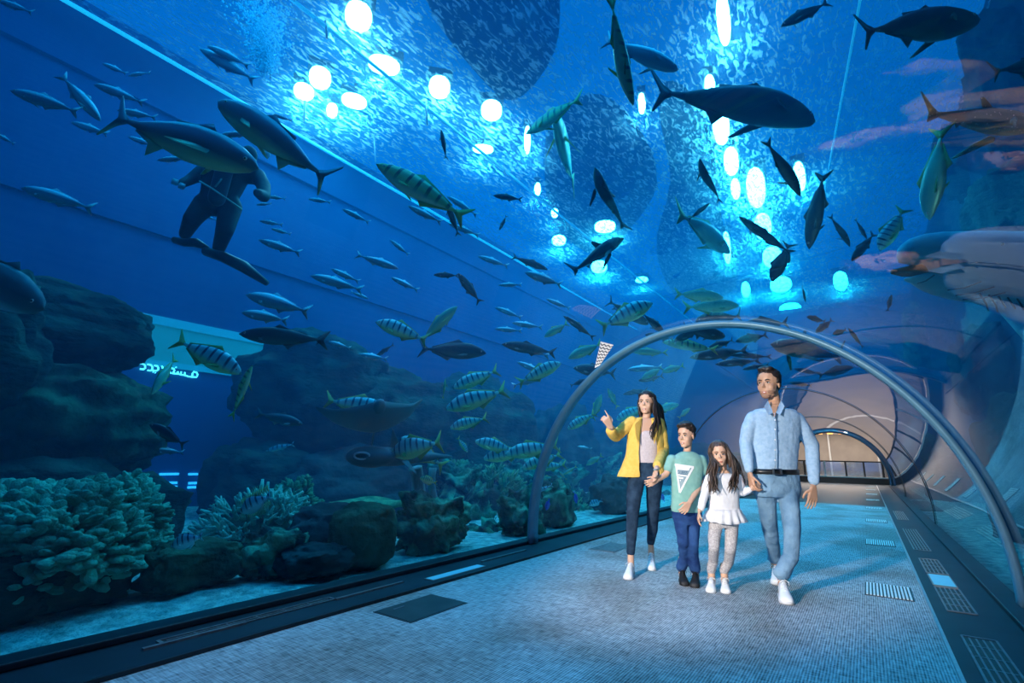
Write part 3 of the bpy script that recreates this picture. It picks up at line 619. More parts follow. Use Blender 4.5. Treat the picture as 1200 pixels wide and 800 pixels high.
# sea fans
for px, py, w, h, X, lb in ((640, 612, 36, 50, -4.6, 'dark sea fan beyond the rib foot'), (740, 600, 26, 30, -5.4, 'dim sea fan hidden partly by the woman’s legs'), (575, 622, 40, 46, -3.6, 'olive sea fan before the rib foot'), (375, 660, 36, 40, -3.6, 'small olive sea fan above the low flat rock')):
    c = on_x(px, py+h/2, X); D = (c-CAM).dot(FWD); H_ = h/FPX*D; Wd = w/FPX*D; m = MB(); rnd = random.Random(px)
    def br(p, d, L_, r, dep):
        q = p+d*L_; m.tube([p, (p+q)/2+Vector((rnd.uniform(-.02, .02), 0, 0)), q], [r, r*.85, r*.7], 5)
        if dep:
            for s in (-1, 1):
                a_ = s*rnd.uniform(.3, .6); d2 = Vector((d.x*.5+rnd.uniform(-.1, .1), d.y*math.cos(a_)-d.z*math.sin(a_), d.y*math.sin(a_)+d.z*math.cos(a_))).normalized(); br(q, d2, L_*.78, r*.7, dep-1)
    br(c, Vector((0, 0, 1)), H_*.28, .02, 5)
    tag(m.build('sea_fan', coral_green), lb, 'coral')

# rocks on the other side of the tunnel
boulder_x(1180, 250, 120, 110, 3.75, 'dark rock bulging above the pale shark', depth=.5, seed=40, m_=0)
boulder_x(1150, 440, 180, 110, 3.7, 'dark rock face under the pale shark', depth=.5, seed=41, m_=2)
boulder_x(1075, 400, 90, 90, 3.75, 'dark teal rock beyond the pale shark’s chin', depth=.5, seed=42, m_=1)
boulder_x(1110, 560, 150, 110, 3.4, 'dark rock by the foot of the arch near the curved glass', depth=.6, seed=43, m_=0)
boulder_x(1215, 560, 150, 190, 3.4, 'tall dark rock at the photo edge beyond the glass', depth=.6, seed=44, m_=2)
boulder_x(1180, 90, 80, 180, 3.8, 'dark rock column beside the upper tuna', depth=.5, seed=46, m_=2)
boulder_x(1120, 190, 50, 100, 3.85, 'dark rock spur hanging by the spotted shark', depth=.4, seed=47, m_=0)

# gantry beams, poles and the bubble plume over the tank
edge_m = mat('edge_glint', (.6, .9, 1), (.6, .9, 1), 1, emit=(.1, .7, 1.0), estr=1.3)  # glow painted in for light caught at the waterline
edge_dim = mat('beam_glint', (.6, .9, 1), (.6, .9, 1), 1, emit=(.08, .6, 1.0), estr=.6)  # glow painted on the gantry beam in place of lamplight
beam_m = mat('gantry_beam', (0.35, .5, .6), (.4, .55, .65), 3, rough=.35, metal=.2)
for x, z, r, lb in ((-9.08, ZS-.06, .04, 'long thin bright line where the wall meets the water surface, caught light painted as glow'), (-5.72, ZS-.12, .035, 'long straight beam with painted glow at the water surface between two rows of lamps')):
    tag(MB().tube([(x, -6.5, z), (x, 28, z)], r, 8).build('painted_glow', edge_m if x < -8 else edge_dim), lb, 'reflection')
for (x0, y0, x1, y1), X, lb in (((380, -6, 383, 45), -5.7, 'thin hanging pole at the upper end of the long beam'), ((437, 133, 440, 190), -7.6, 'thin hanging pole below the twin lamp'), ((358, 105, 356, 142), -7.9, 'thin hanging pole across the dim cluster lamp'), ((397, 122, 397, 143), -7.8, 'short hanging pole beside the small dim lamp'), ((497, 98, 501, 147), -5.7, 'thin hanging pole beside the round flood lamp'), ((583, 168, 592, 204), -5.7, 'thin slanting pole past the narrow lamp'), ((204, 11, 223, 38), -8.6, 'thin slanting bright pole near the bubble plume')):
    a_ = on_x(x1, y1, X); b2 = on_x(x0, y0, X); t = min(1, (ZS-.02-a_.z)/(b2.z-a_.z)) if b2.z > ZS-.02 else 1; b2 = a_.lerp(b2, max(t, .15)); tag(MB().tube([a_, b2], .018, 6).build('hanging_pole', beam_m), lb, 'pole', 'poles hanging by the lamps')
cable_m = mat('cable', (.4, .65, .8), (.5, .75, .9), 30, rough=.5, emit=(.08, .6, 1.0), estr=.7)  # emission stands in for light the cable catches
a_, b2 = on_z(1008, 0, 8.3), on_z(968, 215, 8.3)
tag(MB().tube([a_, (a_+b2)/2, b2, on_z(962, 262, 8.3)], .022, 6).build('cable', cable_m), 'pale taut cable with painted glow running under the water surface near the upper tuna', 'cable')
bub = mat('bubble', (.5, .85, 1), (.6, .9, 1), 5, rough=.1, spec=.8)
m = MB(); rnd = random.Random(3); c0 = on_x(310, 75, -6.0); c1 = on_x(306, 0, -6.0)
for i in range(2200):
    t = rnd.random(); p = c0.lerp(c1, t*1.3-.1); s = .12+.55*max(0, t)
    p = p + Vector((rnd.gauss(0, s*.5), rnd.gauss(0, s*.5), rnd.gauss(0, .1))); p.z = min(p.z, 8.5); m.ell(p, rnd.uniform(.006, .022), nu=6, nv=4)
tag(m.build('bubbles', bub), 'plume of fine bubbles rising to the surface beside the lamps', 'bubbles', kind='stuff')

# ---------------------------------------------------------------- fish
def fish_mat(name, back, side, belly, bar=None, nbar=9, rough=.35, metal=.25, speck=False, zb=0.02, zw=.05):
    m = bpy.data.materials.new(name); nt, N, L = nodes_of(m); b = N['Principled BSDF']
    b.inputs['Roughness'].default_value = rough; b.inputs['Metallic'].default_value = metal
    tc = N.new('ShaderNodeTexCoord'); sp = N.new('ShaderNodeSeparateXYZ'); L.new(tc.outputs['Object'], sp.inputs[0])
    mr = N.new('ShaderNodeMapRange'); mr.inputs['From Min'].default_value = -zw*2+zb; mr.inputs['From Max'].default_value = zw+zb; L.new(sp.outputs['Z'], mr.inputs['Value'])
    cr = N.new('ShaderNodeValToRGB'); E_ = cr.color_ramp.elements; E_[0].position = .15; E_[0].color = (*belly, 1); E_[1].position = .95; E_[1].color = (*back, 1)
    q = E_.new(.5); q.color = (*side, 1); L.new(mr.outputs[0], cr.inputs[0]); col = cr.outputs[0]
    if bar:
        mp = N.new('ShaderNodeMapping'); mp.inputs['Scale'].default_value = (1, 0.0, .35); L.new(tc.outputs['Object'], mp.inputs[0])
        w = N.new('ShaderNodeTexWave'); w.inputs['Scale'].default_value = nbar/6.28*2.0; w.inputs['Distortion'].default_value = 1.2; w.inputs['Detail Scale'].default_value = 3; L.new(mp.outputs[0], w.inputs['Vector'])
        r2 = N.new('ShaderNodeValToRGB'); r2.color_ramp.elements[0].position = .70; r2.color_ramp.elements[0].color = (0, 0, 0, 1); r2.color_ramp.elements[1].position = .9; r2.color_ramp.elements[1].color = (1, 1, 1, 1); L.new(w.outputs['Fac'], r2.inputs[0])
        m2 = N.new('ShaderNodeMapRange'); m2.inputs['From Min'].default_value = -.07; m2.inputs['From Max'].default_value = .03; L.new(sp.outputs['Z'], m2.inputs['Value'])
        ml = N.new('ShaderNodeMath'); ml.operation = 'MULTIPLY'; L.new(r2.outputs[0], ml.inputs[0]); L.new(m2.outputs[0], ml.inputs[1])
        mx = N.new('ShaderNodeMix'); mx.data_type = 'RGBA'; L.new(ml.outputs[0], mx.inputs['Factor']); L.new(col, mx.inputs[6]); mx.inputs[7].default_value = (*bar, 1); col = mx.outputs[2]
    if speck:
        vo = N.new('ShaderNodeTexVoronoi'); vo.inputs['Scale'].default_value = 34; L.new(tc.outputs['Object'], vo.inputs['Vector'])
        r2 = N.new('ShaderNodeValToRGB'); r2.color_ramp.elements[0].position = .12; r2.color_ramp.elements[0].color = (1, 1, 1, 1); r2.color_ramp.elements[1].position = .2; r2.color_ramp.elements[1].color = (0, 0, 0, 1); L.new(vo.outputs['Distance'], r2.inputs[0])
        mx = N.new('ShaderNodeMix'); mx.data_type = 'RGBA'; L.new(r2.outputs[0], mx.inputs['Factor']); L.new(col, mx.inputs[6]); mx.inputs[7].default_value = (.5, .6, .55, 1); col = mx.outputs[2]
    L.new(col, b.inputs['Base Color']); return m
eye_w = mat('fish_eye', (.7, .7, .6), (.75, .75, .65), 3, rough=.2); eye_b = mat('fish_pupil', (.005, .005, .005), (.01, .01, .01), 3, rough=.1)
dark_mouth = mat('dark_mouth', (.01, .012, .015), (.02, .02, .02), 3, rough=.6)
SP = {
 'trevally': dict(top=[(0,0),(.04,.05),(.12,.10),(.25,.148),(.4,.155),(.55,.13),(.7,.075),(.8,.03),(.86,.018)], bot=[(0,-.004),(.04,-.035),(.12,-.07),(.25,-.115),(.4,-.13),(.55,-.11),(.7,-.06),(.8,-.025),(.86,-.016)], w=.40, tail=(.84,1.0,.15,.10), dors=[(.34,.145),(.42,.20),(.50,.165),(.8,.05),(.8,.03),(.5,.13)], anal=[(.5,-.11),(.56,-.17),(.64,-.12),(.8,-.045),(.8,-.025),(.62,-.08)], pec=(.27,-.03,.17)),
 'silver': dict(top=[(0,0),(.05,.035),(.15,.07),(.3,.095),(.45,.095),(.6,.075),(.75,.04),(.84,.016),(.88,.012)], bot=[(0,-.004),(.05,-.03),(.15,-.06),(.3,-.085),(.45,-.085),(.6,-.065),(.75,-.032),(.84,-.014),(.88,-.01)], w=.55, tail=(.86,1.0,.10,.06), dors=[(.36,.09),(.43,.13),(.5,.10),(.75,.05),(.75,.038),(.5,.085)], anal=[(.5,-.075),(.56,-.12),(.62,-.08),(.76,-.04),(.76,-.03),(.6,-.06)], pec=(.24,-.02,.12)),
 'tuna': dict(top=[(0,.0),(.04,.045),(.12,.085),(.25,.12),(.4,.13),(.55,.11),(.7,.065),(.8,.028),(.88,.014)], bot=[(0,-.006),(.04,-.05),(.12,-.085),(.25,-.115),(.4,-.125),(.55,-.10),(.7,-.055),(.8,-.025),(.88,-.012)], w=.62, tail=(.87,1.0,.15,.045), dors=[(.33,.12),(.38,.17),(.44,.135),(.6,.12),(.6,.09),(.44,.12)], anal=[(.58,-.09),(.66,-.17),(.66,-.10),(.8,-.04),(.8,-.02),(.62,-.08)], pec=(.26,-.02,.2)),
 'shark': dict(top=[(0,.0),(.04,.028),(.12,.06),(.25,.085),(.4,.09),(.55,.07),(.7,.042),(.82,.022),(.88,.016)], bot=[(0,-.004),(.04,-.022),(.12,-.05),(.25,-.07),(.4,-.075),(.55,-.058),(.7,-.036),(.82,-.018),(.88,-.012)], w=.95, tail=None, dors=[(.34,.085),(.44,.19),(.47,.18),(.46,.08)], anal=[(.66,-.045),(.71,-.085),(.73,-.04)], pec=(.28,-.05,.24)),
 'reef': dict(top=[(0,0),(.05,.06),(.15,.16),(.3,.23),(.45,.23),(.6,.17),(.75,.08),(.84,.05)], bot=[(0,-.01),(.05,-.05),(.15,-.13),(.3,-.20),(.45,-.21),(.6,-.16),(.75,-.07),(.84,-.05)], w=.32, tail=(.82,1.0,.13,.12), dors=[(.2,.18),(.3,.27),(.6,.23),(.74,.13),(.72,.08),(.45,.22)], anal=[(.48,-.19),(.58,-.24),(.72,-.14),(.72,-.08)], pec=(.3,-.02,.14)),
}
def interp(a, x): return float(np.interp(x, [p[0] for p in a], [p[1] for p in a]))
def bendfn(bend):
    def f(v):
        t = v.x                                     # v.x is 0 at nose .. 1 at tail here
        return Vector((0.5 - t, v.y + bend*(math.sin((t-.25)*2.6)*max(t, 0))*.35, v.z))
    return f
def fin_mesh(poly, thick, f, axis='y'):
    n = len(poly); m = MB(); c = Vector((sum(p[0] for p in poly)/n, 0, sum(p[1] for p in poly)/n))
    vs = []
    for s in (1, -1): vs += [f(Vector((x, s*thick*.25, z))) for x, z in poly]
    vs += [f(Vector((c.x, thick, c.z))), f(Vector((c.x, -thick, c.z)))]
    fs = [(i, (i+1) % n, 2*n) for i in range(n)] + [(n+(i+1) % n, n+i, 2*n+1) for i in range(n)] + [(i, i+n, (i+1) % n+n, (i+1) % n) for i in range(n)]
    return m.add(vs, fs)
def fish_parts(kind, bend=0.0):
    s = SP[kind]; f = bendfn(bend); P = {}
    xs = sorted(set([0.0, .015, .04, .08, .13, .19, .26, .34, .42, .5, .58, .66, .74, .8, s['top'][-1][0]])); n = 12; m = MB(); vs = []
    for x in xs:
        t, b = interp(s['top'], x), interp(s['bot'], x); cz = (t+b)/2; h = (t-b)/2; h = max(h, .004); wd = max(h*s['w'], .004 if x < .8 else .006)
        if kind == 'shark' and x < .3: wd = h*(1.25-.8*x)
        for j in range(n):
            q = 2*PI*j/n; vs.append(f(Vector((x, wd*math.copysign(abs(math.sin(q))**.9, math.sin(q)), cz+h*math.cos(q)))))
    k = len(xs)
    m.add(vs, [(i*n+j, (i+1)*n+j, (i+1)*n+(j+1) % n, i*n+(j+1) % n) for i in range(k-1) for j in range(n)]+[tuple(range(n)), tuple((k-1)*n+j for j in range(n))[::-1]])
    P['body'] = [m]
    if s['tail']:
        x0, x1, sp_, th = s['tail']
        P['tail_fin'] = [fin_mesh([(x0, .015), (x0+.05, .05), (x1-.01, sp_), (x1, sp_*.97), (x0+th, .02), (x0+th*.8, 0), (x0+th, -.02), (x1, -sp_*.97), (x1-.01, -sp_), (x0+.05, -.05), (x0, -.015)], .007, f)]
    else:
        P['tail_fin'] = [fin_mesh([(.85, .018), (.9, .06), (.985, .165), (1.0, .165), (.95, .05), (.935, .0), (.96, -.06), (.95, -.065), (.9, -.04), (.85, -.014)], .006, f)]
    P['dorsal_fin'] = [fin_mesh(s['dors'], .005, f)]; P['anal_fin'] = [fin_mesh(s['anal'], .004, f)]
    px_, pz, pl = s['pec']; out = []
    hw = (interp(s['top'], px_)-interp(s['bot'], px_))/2*s['w']
    for sd in (1, -1):
        mm = MB(); poly = [Vector((px_, hw*.9, pz)), Vector((px_+.01, hw*.95, pz-.03)), Vector((px_+pl*.75, hw+pl*.55, pz-pl*.35)), Vector((px_+pl*.9, hw+pl*.6, pz-pl*.36)), Vector((px_+pl*.5, hw+pl*.2, pz-pl*.1)), Vector((px_+.05, hw*.9, pz))]
        v2 = [Vector((p.x, sd*p.y, p.z)) for p in poly]; v3 = [p+Vector((0, 0, -.006)) for p in v2]; nn = len(v2)
        mm.add([f(p) for p in v2+v3], [tuple(range(nn)), tuple(range(2*nn-1, nn-1, -1))]+[(i, i+nn, (i+1) % nn+nn, (i+1) % nn) for i in range(nn)]); out.append(mm)
    P['pectoral_fin'] = out
    ex = .075 if kind != 'shark' else .06; hh = (interp(s['top'], ex)-interp(s['bot'], ex))/2; zc0 = (interp(s['top'], ex)+interp(s['bot'], ex))/2+hh*.2; ew = hh*s['w']*(1.2/ s['w'] if kind == 'shark' else 1)
    P['eye'] = []
    for sd in (1, -1):
        mm = MB(); mm.ell(f(Vector((ex, sd*ew*.93, zc0))), (.013, .005, .013), nu=8, nv=6, mi=0); mm.ell(f(Vector((ex, sd*(ew*.93+.004), zc0))), (.007, .004, .007), nu=6, nv=4, mi=1); P['eye'].append(mm)
    return P
FM = {
 'trevally': fish_mat('trevally_skin', (.25, .6, .6), (.5, .85, .7), (.9, .95, .4), bar=(.01, .08, .14)),
 'golden': fish_mat('golden_skin', (.3, .5, .25), (.7, .8, .3), (1, .95, .55), bar=(.02, .08, .08)),
 'plain_green': fish_mat('green_skin', (.12, .36, .28), (.35, .62, .4), (.75, .85, .45)),
 'silver': fish_mat('silver_skin', (1, 1, 1), (.16, .30, .40), (.3, .45, .5), rough=.3, metal=.1, zb=.028, zw=.028),  # white back holds the overhead highlight in its colour
 'dark': fish_mat('dark_skin', (.015, .03, .05), (.03, .06, .08), (.06, .12, .12), rough=.5),
 'tuna': fish_mat('tuna_skin', (.10, .2, .28), (.12, .24, .26), (.7, .75, .42), rough=.35, zb=0.0),
 'blue': fish_mat('blue_skin', (.0, .05, .6), (.01, .08, .8), (.05, .2, .9)),
 'grey': fish_mat('grey_skin', (.06, .12, .15), (.15, .25, .28), (.5, .6, .6), rough=.6, zb=-.03),
 'ray': fish_mat('ray_skin', (.05, .10, .12), (.09, .18, .2), (.12, .24, .26), rough=.6),
 'pale': fish_mat('pale_shark_skin', (.22, .62, .72), (.32, .74, .8), (.42, .8, .82), rough=.7, metal=0, zb=-.03),
 'spotted': fish_mat('spotted_skin', (.03, .07, .07), (.06, .12, .10), (.2, .28, .25), speck=True, rough=.6),
 'sergeant': fish_mat('sergeant_skin', (.2, .5, .6), (.4, .75, .8), (.6, .9, .9), bar=(.01, .03, .08), nbar=6),
}
FINM = {'trevally': mat('fin_yellow', (.35, .45, .12), (.5, .55, .15), 6, rough=.5), 'golden': mat('fin_gold', (.5, .5, .1), (.7, .65, .15), 6, rough=.5), 'plain_green': MATS['fin_yellow']}
CACHE = {}
def fish_proto(kind, skin, bend, small):
    key = (kind, skin, bend, small)
    if key in CACHE: return CACHE[key]
    P = fish_parts(kind, bend); fm = FM[skin]; fin = FINM.get(skin, fm)
    if small:
        M_ = MB(); 
        for nm, ms_l in P.items():
            for q in ms_l:
                base = 0 if nm == 'body' else (1 if nm != 'eye' else 2)
                M_.add(q.v, q.f, base)
        me = bpy.data.meshes.new('fish'); me.from_pydata(M_.v, [], M_.f)
        for x in (fm, fin, eye_b): me.materials.append(x)
        me.polygons.foreach_set('material_index', M_.mi); me.polygons.foreach_set('use_smooth', [True]*len(me.polygons)); me.update()
        CACHE[key] = [('one', me)]
    else:
        L_ = []
        for nm, ms_l in P.items():
            for q in ms_l:
                me = bpy.data.meshes.new(nm); me.from_pydata(q.v, [], q.f)
                if nm == 'eye':
                    me.materials.append(eye_w); me.materials.append(eye_b); me.polygons.foreach_set('material_index', q.mi)
                else: me.materials.append(fm if nm == 'body' else fin)
                me.polygons.foreach_set('use_smooth', [True]*len(me.polygons)); me.update(); L_.append((nm, me))
        CACHE[key] = L_
    return CACHE[key]
def ends(n, t, off=2.0, dd=0.0, z=None, X=None):
    if z is not None: return on_z(*n, z), on_z(*t, z)
    if X is not None: return on_x(*n, X), on_x(*t, X)
    D = glass_exit((n[0]+t[0])/2, (n[1]+t[1])/2)+off
    return at(*n, D-dd/2), at(*t, D+dd/2)
NFISH = 0
def fish(name, kind, skin, n, t, label, cat='fish', group=None, bend=0.0, roll=0.0, big=None, fat=1.0, **k):
    global NFISH; NFISH += 1
    a, b = ends(n, t, **k); L_ = (a-b).length; X = (a-b).normalized(); Z = Vector((0, 0, 1)); Z = (Z-X*Z.dot(X)).normalized(); Y = Z.cross(X)
    M = Matrix((X, Y, Z)).transposed()
    if roll: M = M @ Matrix.Rotation(roll, 3, 'X')
    M4 = M.to_4x4() @ Matrix.Diagonal((L_, L_*fat, L_*fat, 1)); M4.translation = (a+b)/2
    if max(a.x, b.x) > 3.7: print('FAR RIGHT', label, round(a.x, 2), round(b.x, 2))
    pxl = math.hypot(n[0]-t[0], n[1]-t[1]); small = (pxl < 44) if big is None else not big
    pr_ = fish_proto(kind, skin, bend, small)
    if small: r = bpy.data.objects.new(name, pr_[0][1]); COL.objects.link(r); r.matrix_world = M4
    else:
        r = bpy.data.objects.new(name, None); COL.objects.link(r); r.empty_display_size = .1; r.matrix_world = M4
        for nm, me in pr_: c = bpy.data.objects.new(nm, me); COL.objects.link(c); c.parent = r
    return tag(r, label, cat, group)

# -- large fish
fish('tuna', 'tuna', 'tuna', (303, 197), (121, 128), 'long dark tuna with a yellowish belly passing across the diver’s shoulders', off=.7, bend=.15)
fish('tuna', 'tuna', 'tuna', (256, 118), (386, 207), 'dark tuna with a pale belly above the diver, heading up to the photo’s top corner', off=1.2, bend=-.2)
fish('tuna', 'tuna', 'grey', (52, 362), (-85, 290), 'big blue-backed fish with a white belly cut by the photo edge over the boulders', off=.8, fat=1.3)
fish('tuna', 'tuna', 'dark', (955, 142), (776, 88), 'big dark tuna crossing the bright light streak overhead', z=4.6, bend=.35, fat=.88)
fish('tuna', 'tuna', 'dark', (1148, 22), (1003, 42), 'dark tuna with a sickle tail beside the pale taut cable', off=1.6, bend=-.1, fat=1.15)
fish('shark', 'shark', 'dark', (731, 279), (668, 316), 'dark shark gliding right under the white lamp glare', off=2.6, bend=.35, fat=1.3)
fish('shark', 'shark', 'dark', (697, 196), (722, 276), 'dark curved shark hanging above the gliding one', off=2.0, bend=.5)
fish('shark', 'shark', 'dark', (903, 403), (990, 420), 'dark shark silhouette just beneath the top of the rib above the man', off=2.0, fat=1.5)
fish('shark', 'shark', 'spotted', (1215, 150), (1080, 132), 'dark spotted shark with rows of pale dots high by the rock column', off=1.5, fat=1.3)
fish('tuna', 'tuna', 'dark', (1260, 70), (1160, 84), 'dark fish of which only a forked tail shows at the photo edge', off=1.8)
fish('tuna', 'tuna', 'silver', (795, 82), (708, 46), 'pale fish with a shining back behind the curved golden fish', off=3.0)
# -- golden and striped trevallies
TV = 'striped golden trevallies'
def tv(n, t, label, skin='trevally', **k): fish('trevally', 'trevally', skin, n, t, label+'', group=TV, **k)
tv((441, 192), (549, 260), 'long golden trevally with bars on its back below the hanging pole', 'golden', off=1.0, bend=.2, fat=.8)
tv((742, 124), (704, 2), 'long curved golden trevally diving past the upright lamp', 'golden', off=1.5, bend=-.45, fat=.7)
tv((616, 157), (686, 116), 'golden trevally seen from below crossing over another', 'golden', z=4.8, bend=.2, fat=.8)
tv((647, 126), (673, 218), 'slim golden trevally with spread fins seen from below, pointing up', 'golden', z=5.2, fat=.8)
tv((440, 377), (502, 399), 'barred trevally meeting another tail to tail, the one on the pole side', off=1.8)
tv((536, 359), (492, 401), 'plain-sided trevally turned upward, tail to tail with a barred one', 'plain_green', off=2.0, fat=.85)
tv((283, 438), (203, 396), 'large blue-barred trevally before the teal window header', off=.8, bend=.1)
tv((296, 428), (269, 491), 'golden trevally standing nose-up beside the blue window', 'golden', off=1.0, fat=.75, bend=.1)
tv((178, 462), (206, 418), 'greenish trevally with spread fins seen from above below the lettering', 'plain_green', off=1.6, dd=.3, fat=.9)
tv((455, 482), (380, 468), 'barred trevally swimming over the eagle ray', off=2.0)
tv((457, 532), (519, 517), 'stocky barred trevally before the sponge columns', off=1.2, fat=1.25, dd=-.2)
tv((470, 512), (522, 548), 'barred trevally half hidden by the stocky one', off=1.9, fat=1.1)
tv((522, 480), (595, 456), 'barred trevally with lifted tail, lower of the climbing pair', off=1.8)
tv((531, 455), (585, 433), 'barred trevally with lifted tail, upper of the climbing pair', off=2.6)
tv((527, 502), (572, 489), 'small barred trevally just under the climbing pair', off=2.4)
tv((556, 517), (606, 528), 'barred trevally with a bluish back in the shoal before the rib', off=2.4)
tv((566, 538), (622, 526), 'barred trevally lowest in the shoal before the rib', off=2.2)
tv((548, 530), (536, 512), 'small dim trevally turned away between the shoal and the columns', off=2.9)
tv((592, 533), (656, 521), 'barred trevally crossing behind the rib, uppermost there', off=1.6)
tv((612, 549), (659, 531), 'barred trevally crossing behind the rib, second from the uppermost', off=1.8)
tv((626, 549), (664, 544), 'barred trevally just past the rib in the shoal', off=2.2)
tv((628, 562), (658, 563), 'small trevally lowest just past the rib', 'plain_green', off=2.2)
tv((658, 425), (606, 449), 'green barred trevally climbing beneath the white pennant', off=1.6)
tv((665, 503), (698, 483), 'barred trevally diving toward the reef near the pointing hand', off=1.8)
tv((705, 462), (694, 492), 'dim green trevally turned upward by the pointing hand', 'plain_green', off=2.6)
tv((712, 455), (724, 478), 'small pale trevally nose-up above the pointing hand', 'plain_green', off=2.2)
tv((722, 492), (760, 474), 'barred trevally partly behind the woman’s shoulder', off=2.2)
tv((796, 474), (765, 482), 'plain greenish trevally emerging from behind the woman’s hair', 'plain_green', off=2.6)
tv((809, 478), (795, 490), 'tiny dim trevally beyond the woman’s hair', 'plain_green', off=3.2)
tv((666, 420), (706, 402), 'green trevally touching the white pennant', 'plain_green', off=2.2)
tv((765, 355), (702, 384), 'barred trevally above the rib below the bright haze', off=1.5, fat=1.1)
tv((638, 395), (666, 378), 'plain green trevally next to a dark pointed fish', 'plain_green', off=2.4)
tv((856, 296), (792, 246), 'green slim trevally heading down beside the light streak', 'plain_green', z=4.2, fat=.7)
tv((1031, 294), (1060, 243), 'barred greenish trevally diving by the open-mouthed shark', off=1.6, fat=1.1)
tv((1089, 258), (1104, 146), 'long golden trevally hanging nose-down by the rock spur', 'plain_green', off=1.2, fat=.8)
tv((687, 545), (706, 533), 'small green trevally past the rib over the reef', 'plain_green', off=2.4)
tv((522, 443), (519, 467), 'small green trevally standing nose-up behind the climbing pair', 'plain_green', off=2.6)
tv((740, 412), (783, 413), 'slim green trevally in the stack of fish under the rib crown', 'plain_green', off=1.6, fat=.7)
tv((776, 401), (842, 410), 'long green trevally at the head of the stack under the rib crown', 'golden', off=1.4, fat=.65)
tv((776, 436), (802, 428), 'green trevally low in the stack under the rib crown', 'plain_green', off=1.8)
tv((752, 444), (777, 430), 'green trevally crossing a dark fish under the rib crown', 'plain_green', off=2.0)
tv((848, 349), (790, 344), 'green trevally with a lit back above the rib crown', 'plain_green', off=1.4, fat=.9)
tv((866, 358), (800, 360), 'second green trevally with a lit back above the rib crown', 'plain_green', off=1.5, fat=.9)
# -- silver fish
SV = [((12,106),(94,132),'bright-backed silver fish, longest near the photo’s top corner',1.4,1),((110,99),(168,119),'silver fish just above the tuna’s tail, upper of two',2.6,1),((137,129),(184,138),'silver fish just above the tuna’s tail, lower of two',2.6,1),
 ((118,142),(68,84),'dim dark-bodied silver fish diving in front of the tuna’s tail',1.6,0),((256,159),(299,155),'curved silver fish between the two tunas',2.0,1),((184,188),(222,184),'short silver fish under the tuna’s belly',2.0,1),((83,143),(129,159),'faint silver fish beneath the diving dim one',3.2,1),
 ((-6,156),(16,168),'silver fish cut by the photo edge near the longest one',2.4,1),((-4,0),(39,15),'silver fish at the very top corner of the photo',2.6,1),((234,57),(302,98),'brilliant silver fish along the wall edge, longer of two',3.8,1),((243,54),(292,76),'brilliant silver fish along the wall edge, shorter of two',3.8,1),
 ((120,74),(150,88),'very faint silver fish over the tuna’s tail, upper',3.6,1),((150,89),(176,84),'very faint silver fish over the tuna’s tail, lower',3.6,1),((25,220),(108,243),'silver fish alone in the dark blue above the boulders',1.8,1),((239,252),(254,258),'small silver fish seen between the diver’s legs',3.4,1),
 ((311,230),(335,233),'small silver fish by the diver’s elbow, first in line',2.8,1),((361,233),(388,237),'small silver fish by the diver’s elbow, second in line',2.8,1),((401,245),(433,260),'small silver fish under the golden barred trevally’s nose',2.6,1),((304,259),(331,263),'pale silver fish beside the diver’s knee, upper of two',2.4,1),
 ((318,268),(341,274),'pale silver fish beside the diver’s knee, lower of two',2.6,1),((303,281),(354,298),'long silver fish beside the diver’s swim fin',2.2,1),((467,315),(417,298),'silver fish heading down-slope in mid water',2.0,0),((364,323),(425,339),'plump silver fish, largest of the mid-water cluster',1.8,1),
 ((388,315),(422,331),'thin silver fish just behind the plump one’s back',2.2,1),((432,350),(411,342),'tiny silver fish under the plump one',2.6,1),((457,281),(479,298),'slim silver fish alone under the golden barred trevally',2.8,1),((458,325),(491,341),'slim silver fish beyond the plump one',2.4,1),
 ((478,241),(518,262),'silver fish shadowing the golden barred trevally',1.8,1),((526,262),(562,277),'pale silver fish behind the golden trevally’s tail',2.4,1),((584,334),(612,333),'small silver fish in mid water before the dark round one',2.6,1),((580,385),(612,388),'small silver fish over the dim grey jack',2.6,1),
 ((600,378),(636,384),'faint pale fish beneath the dark round one',2.6,1),((385,400),(411,408),'small pale fish over the dark rocks by a forked tail',2.8,1),((580,360),(612,372),'dim silver fish past the plain-sided trevally',3.0,1),((598,404),(645,417),'silver-edged fish heading to the pennant',2.0,1),
 ((606,424),(640,438),'silver-edged fish just over the climbing green trevally',2.4,1),((640,440),(600,452),'silver-edged fish along the climbing green trevally’s belly',2.4,1),((524,230),(560,252),'bright silver fish alongside the long beam’s lower end',3.0,1),((180,527),(216,530),'small pale fish near the foot of the blue window',3.0,1),
 ((676,523),(694,526),'small shining fish above the reef past the rib',2.4,1),((320,134),(342,141),'tiny bright fish under the diving tuna',3.0,1),((735,433),(776,430),'silver-edged slim fish under the rib crown',2.2,1),((300,240),(318,238),'tiny silver fish touching the diver’s arm',3.0,1),((420,415),(455,421),'dim silver fish over the grey rocks in mid water',3.0,1),((560,300),(596,312),'dim silver fish before the bright wall end',3.2,1),
 ((640,350),(668,362),'dim silver fish below the bright wall end',3.0,1),((150,160),(182,172),'dim silver fish below the diving dim one',3.4,1)]
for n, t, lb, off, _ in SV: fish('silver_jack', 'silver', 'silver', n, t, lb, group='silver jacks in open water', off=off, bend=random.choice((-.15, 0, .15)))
fish('silver_jack', 'silver', 'grey', (355, 497), (300, 484), 'grey-blue fish swimming level above the dark rocks', off=1.8, fat=1.2)
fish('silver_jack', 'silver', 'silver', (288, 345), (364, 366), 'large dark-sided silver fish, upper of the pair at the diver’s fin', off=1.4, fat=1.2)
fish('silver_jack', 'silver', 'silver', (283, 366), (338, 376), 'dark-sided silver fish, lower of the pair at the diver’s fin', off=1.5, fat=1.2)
fish('silver_jack', 'silver', 'dark', (280, 391), (386, 399), 'long dark fish skimming the top of the dark rocks', off=1.4, fat=1.1)
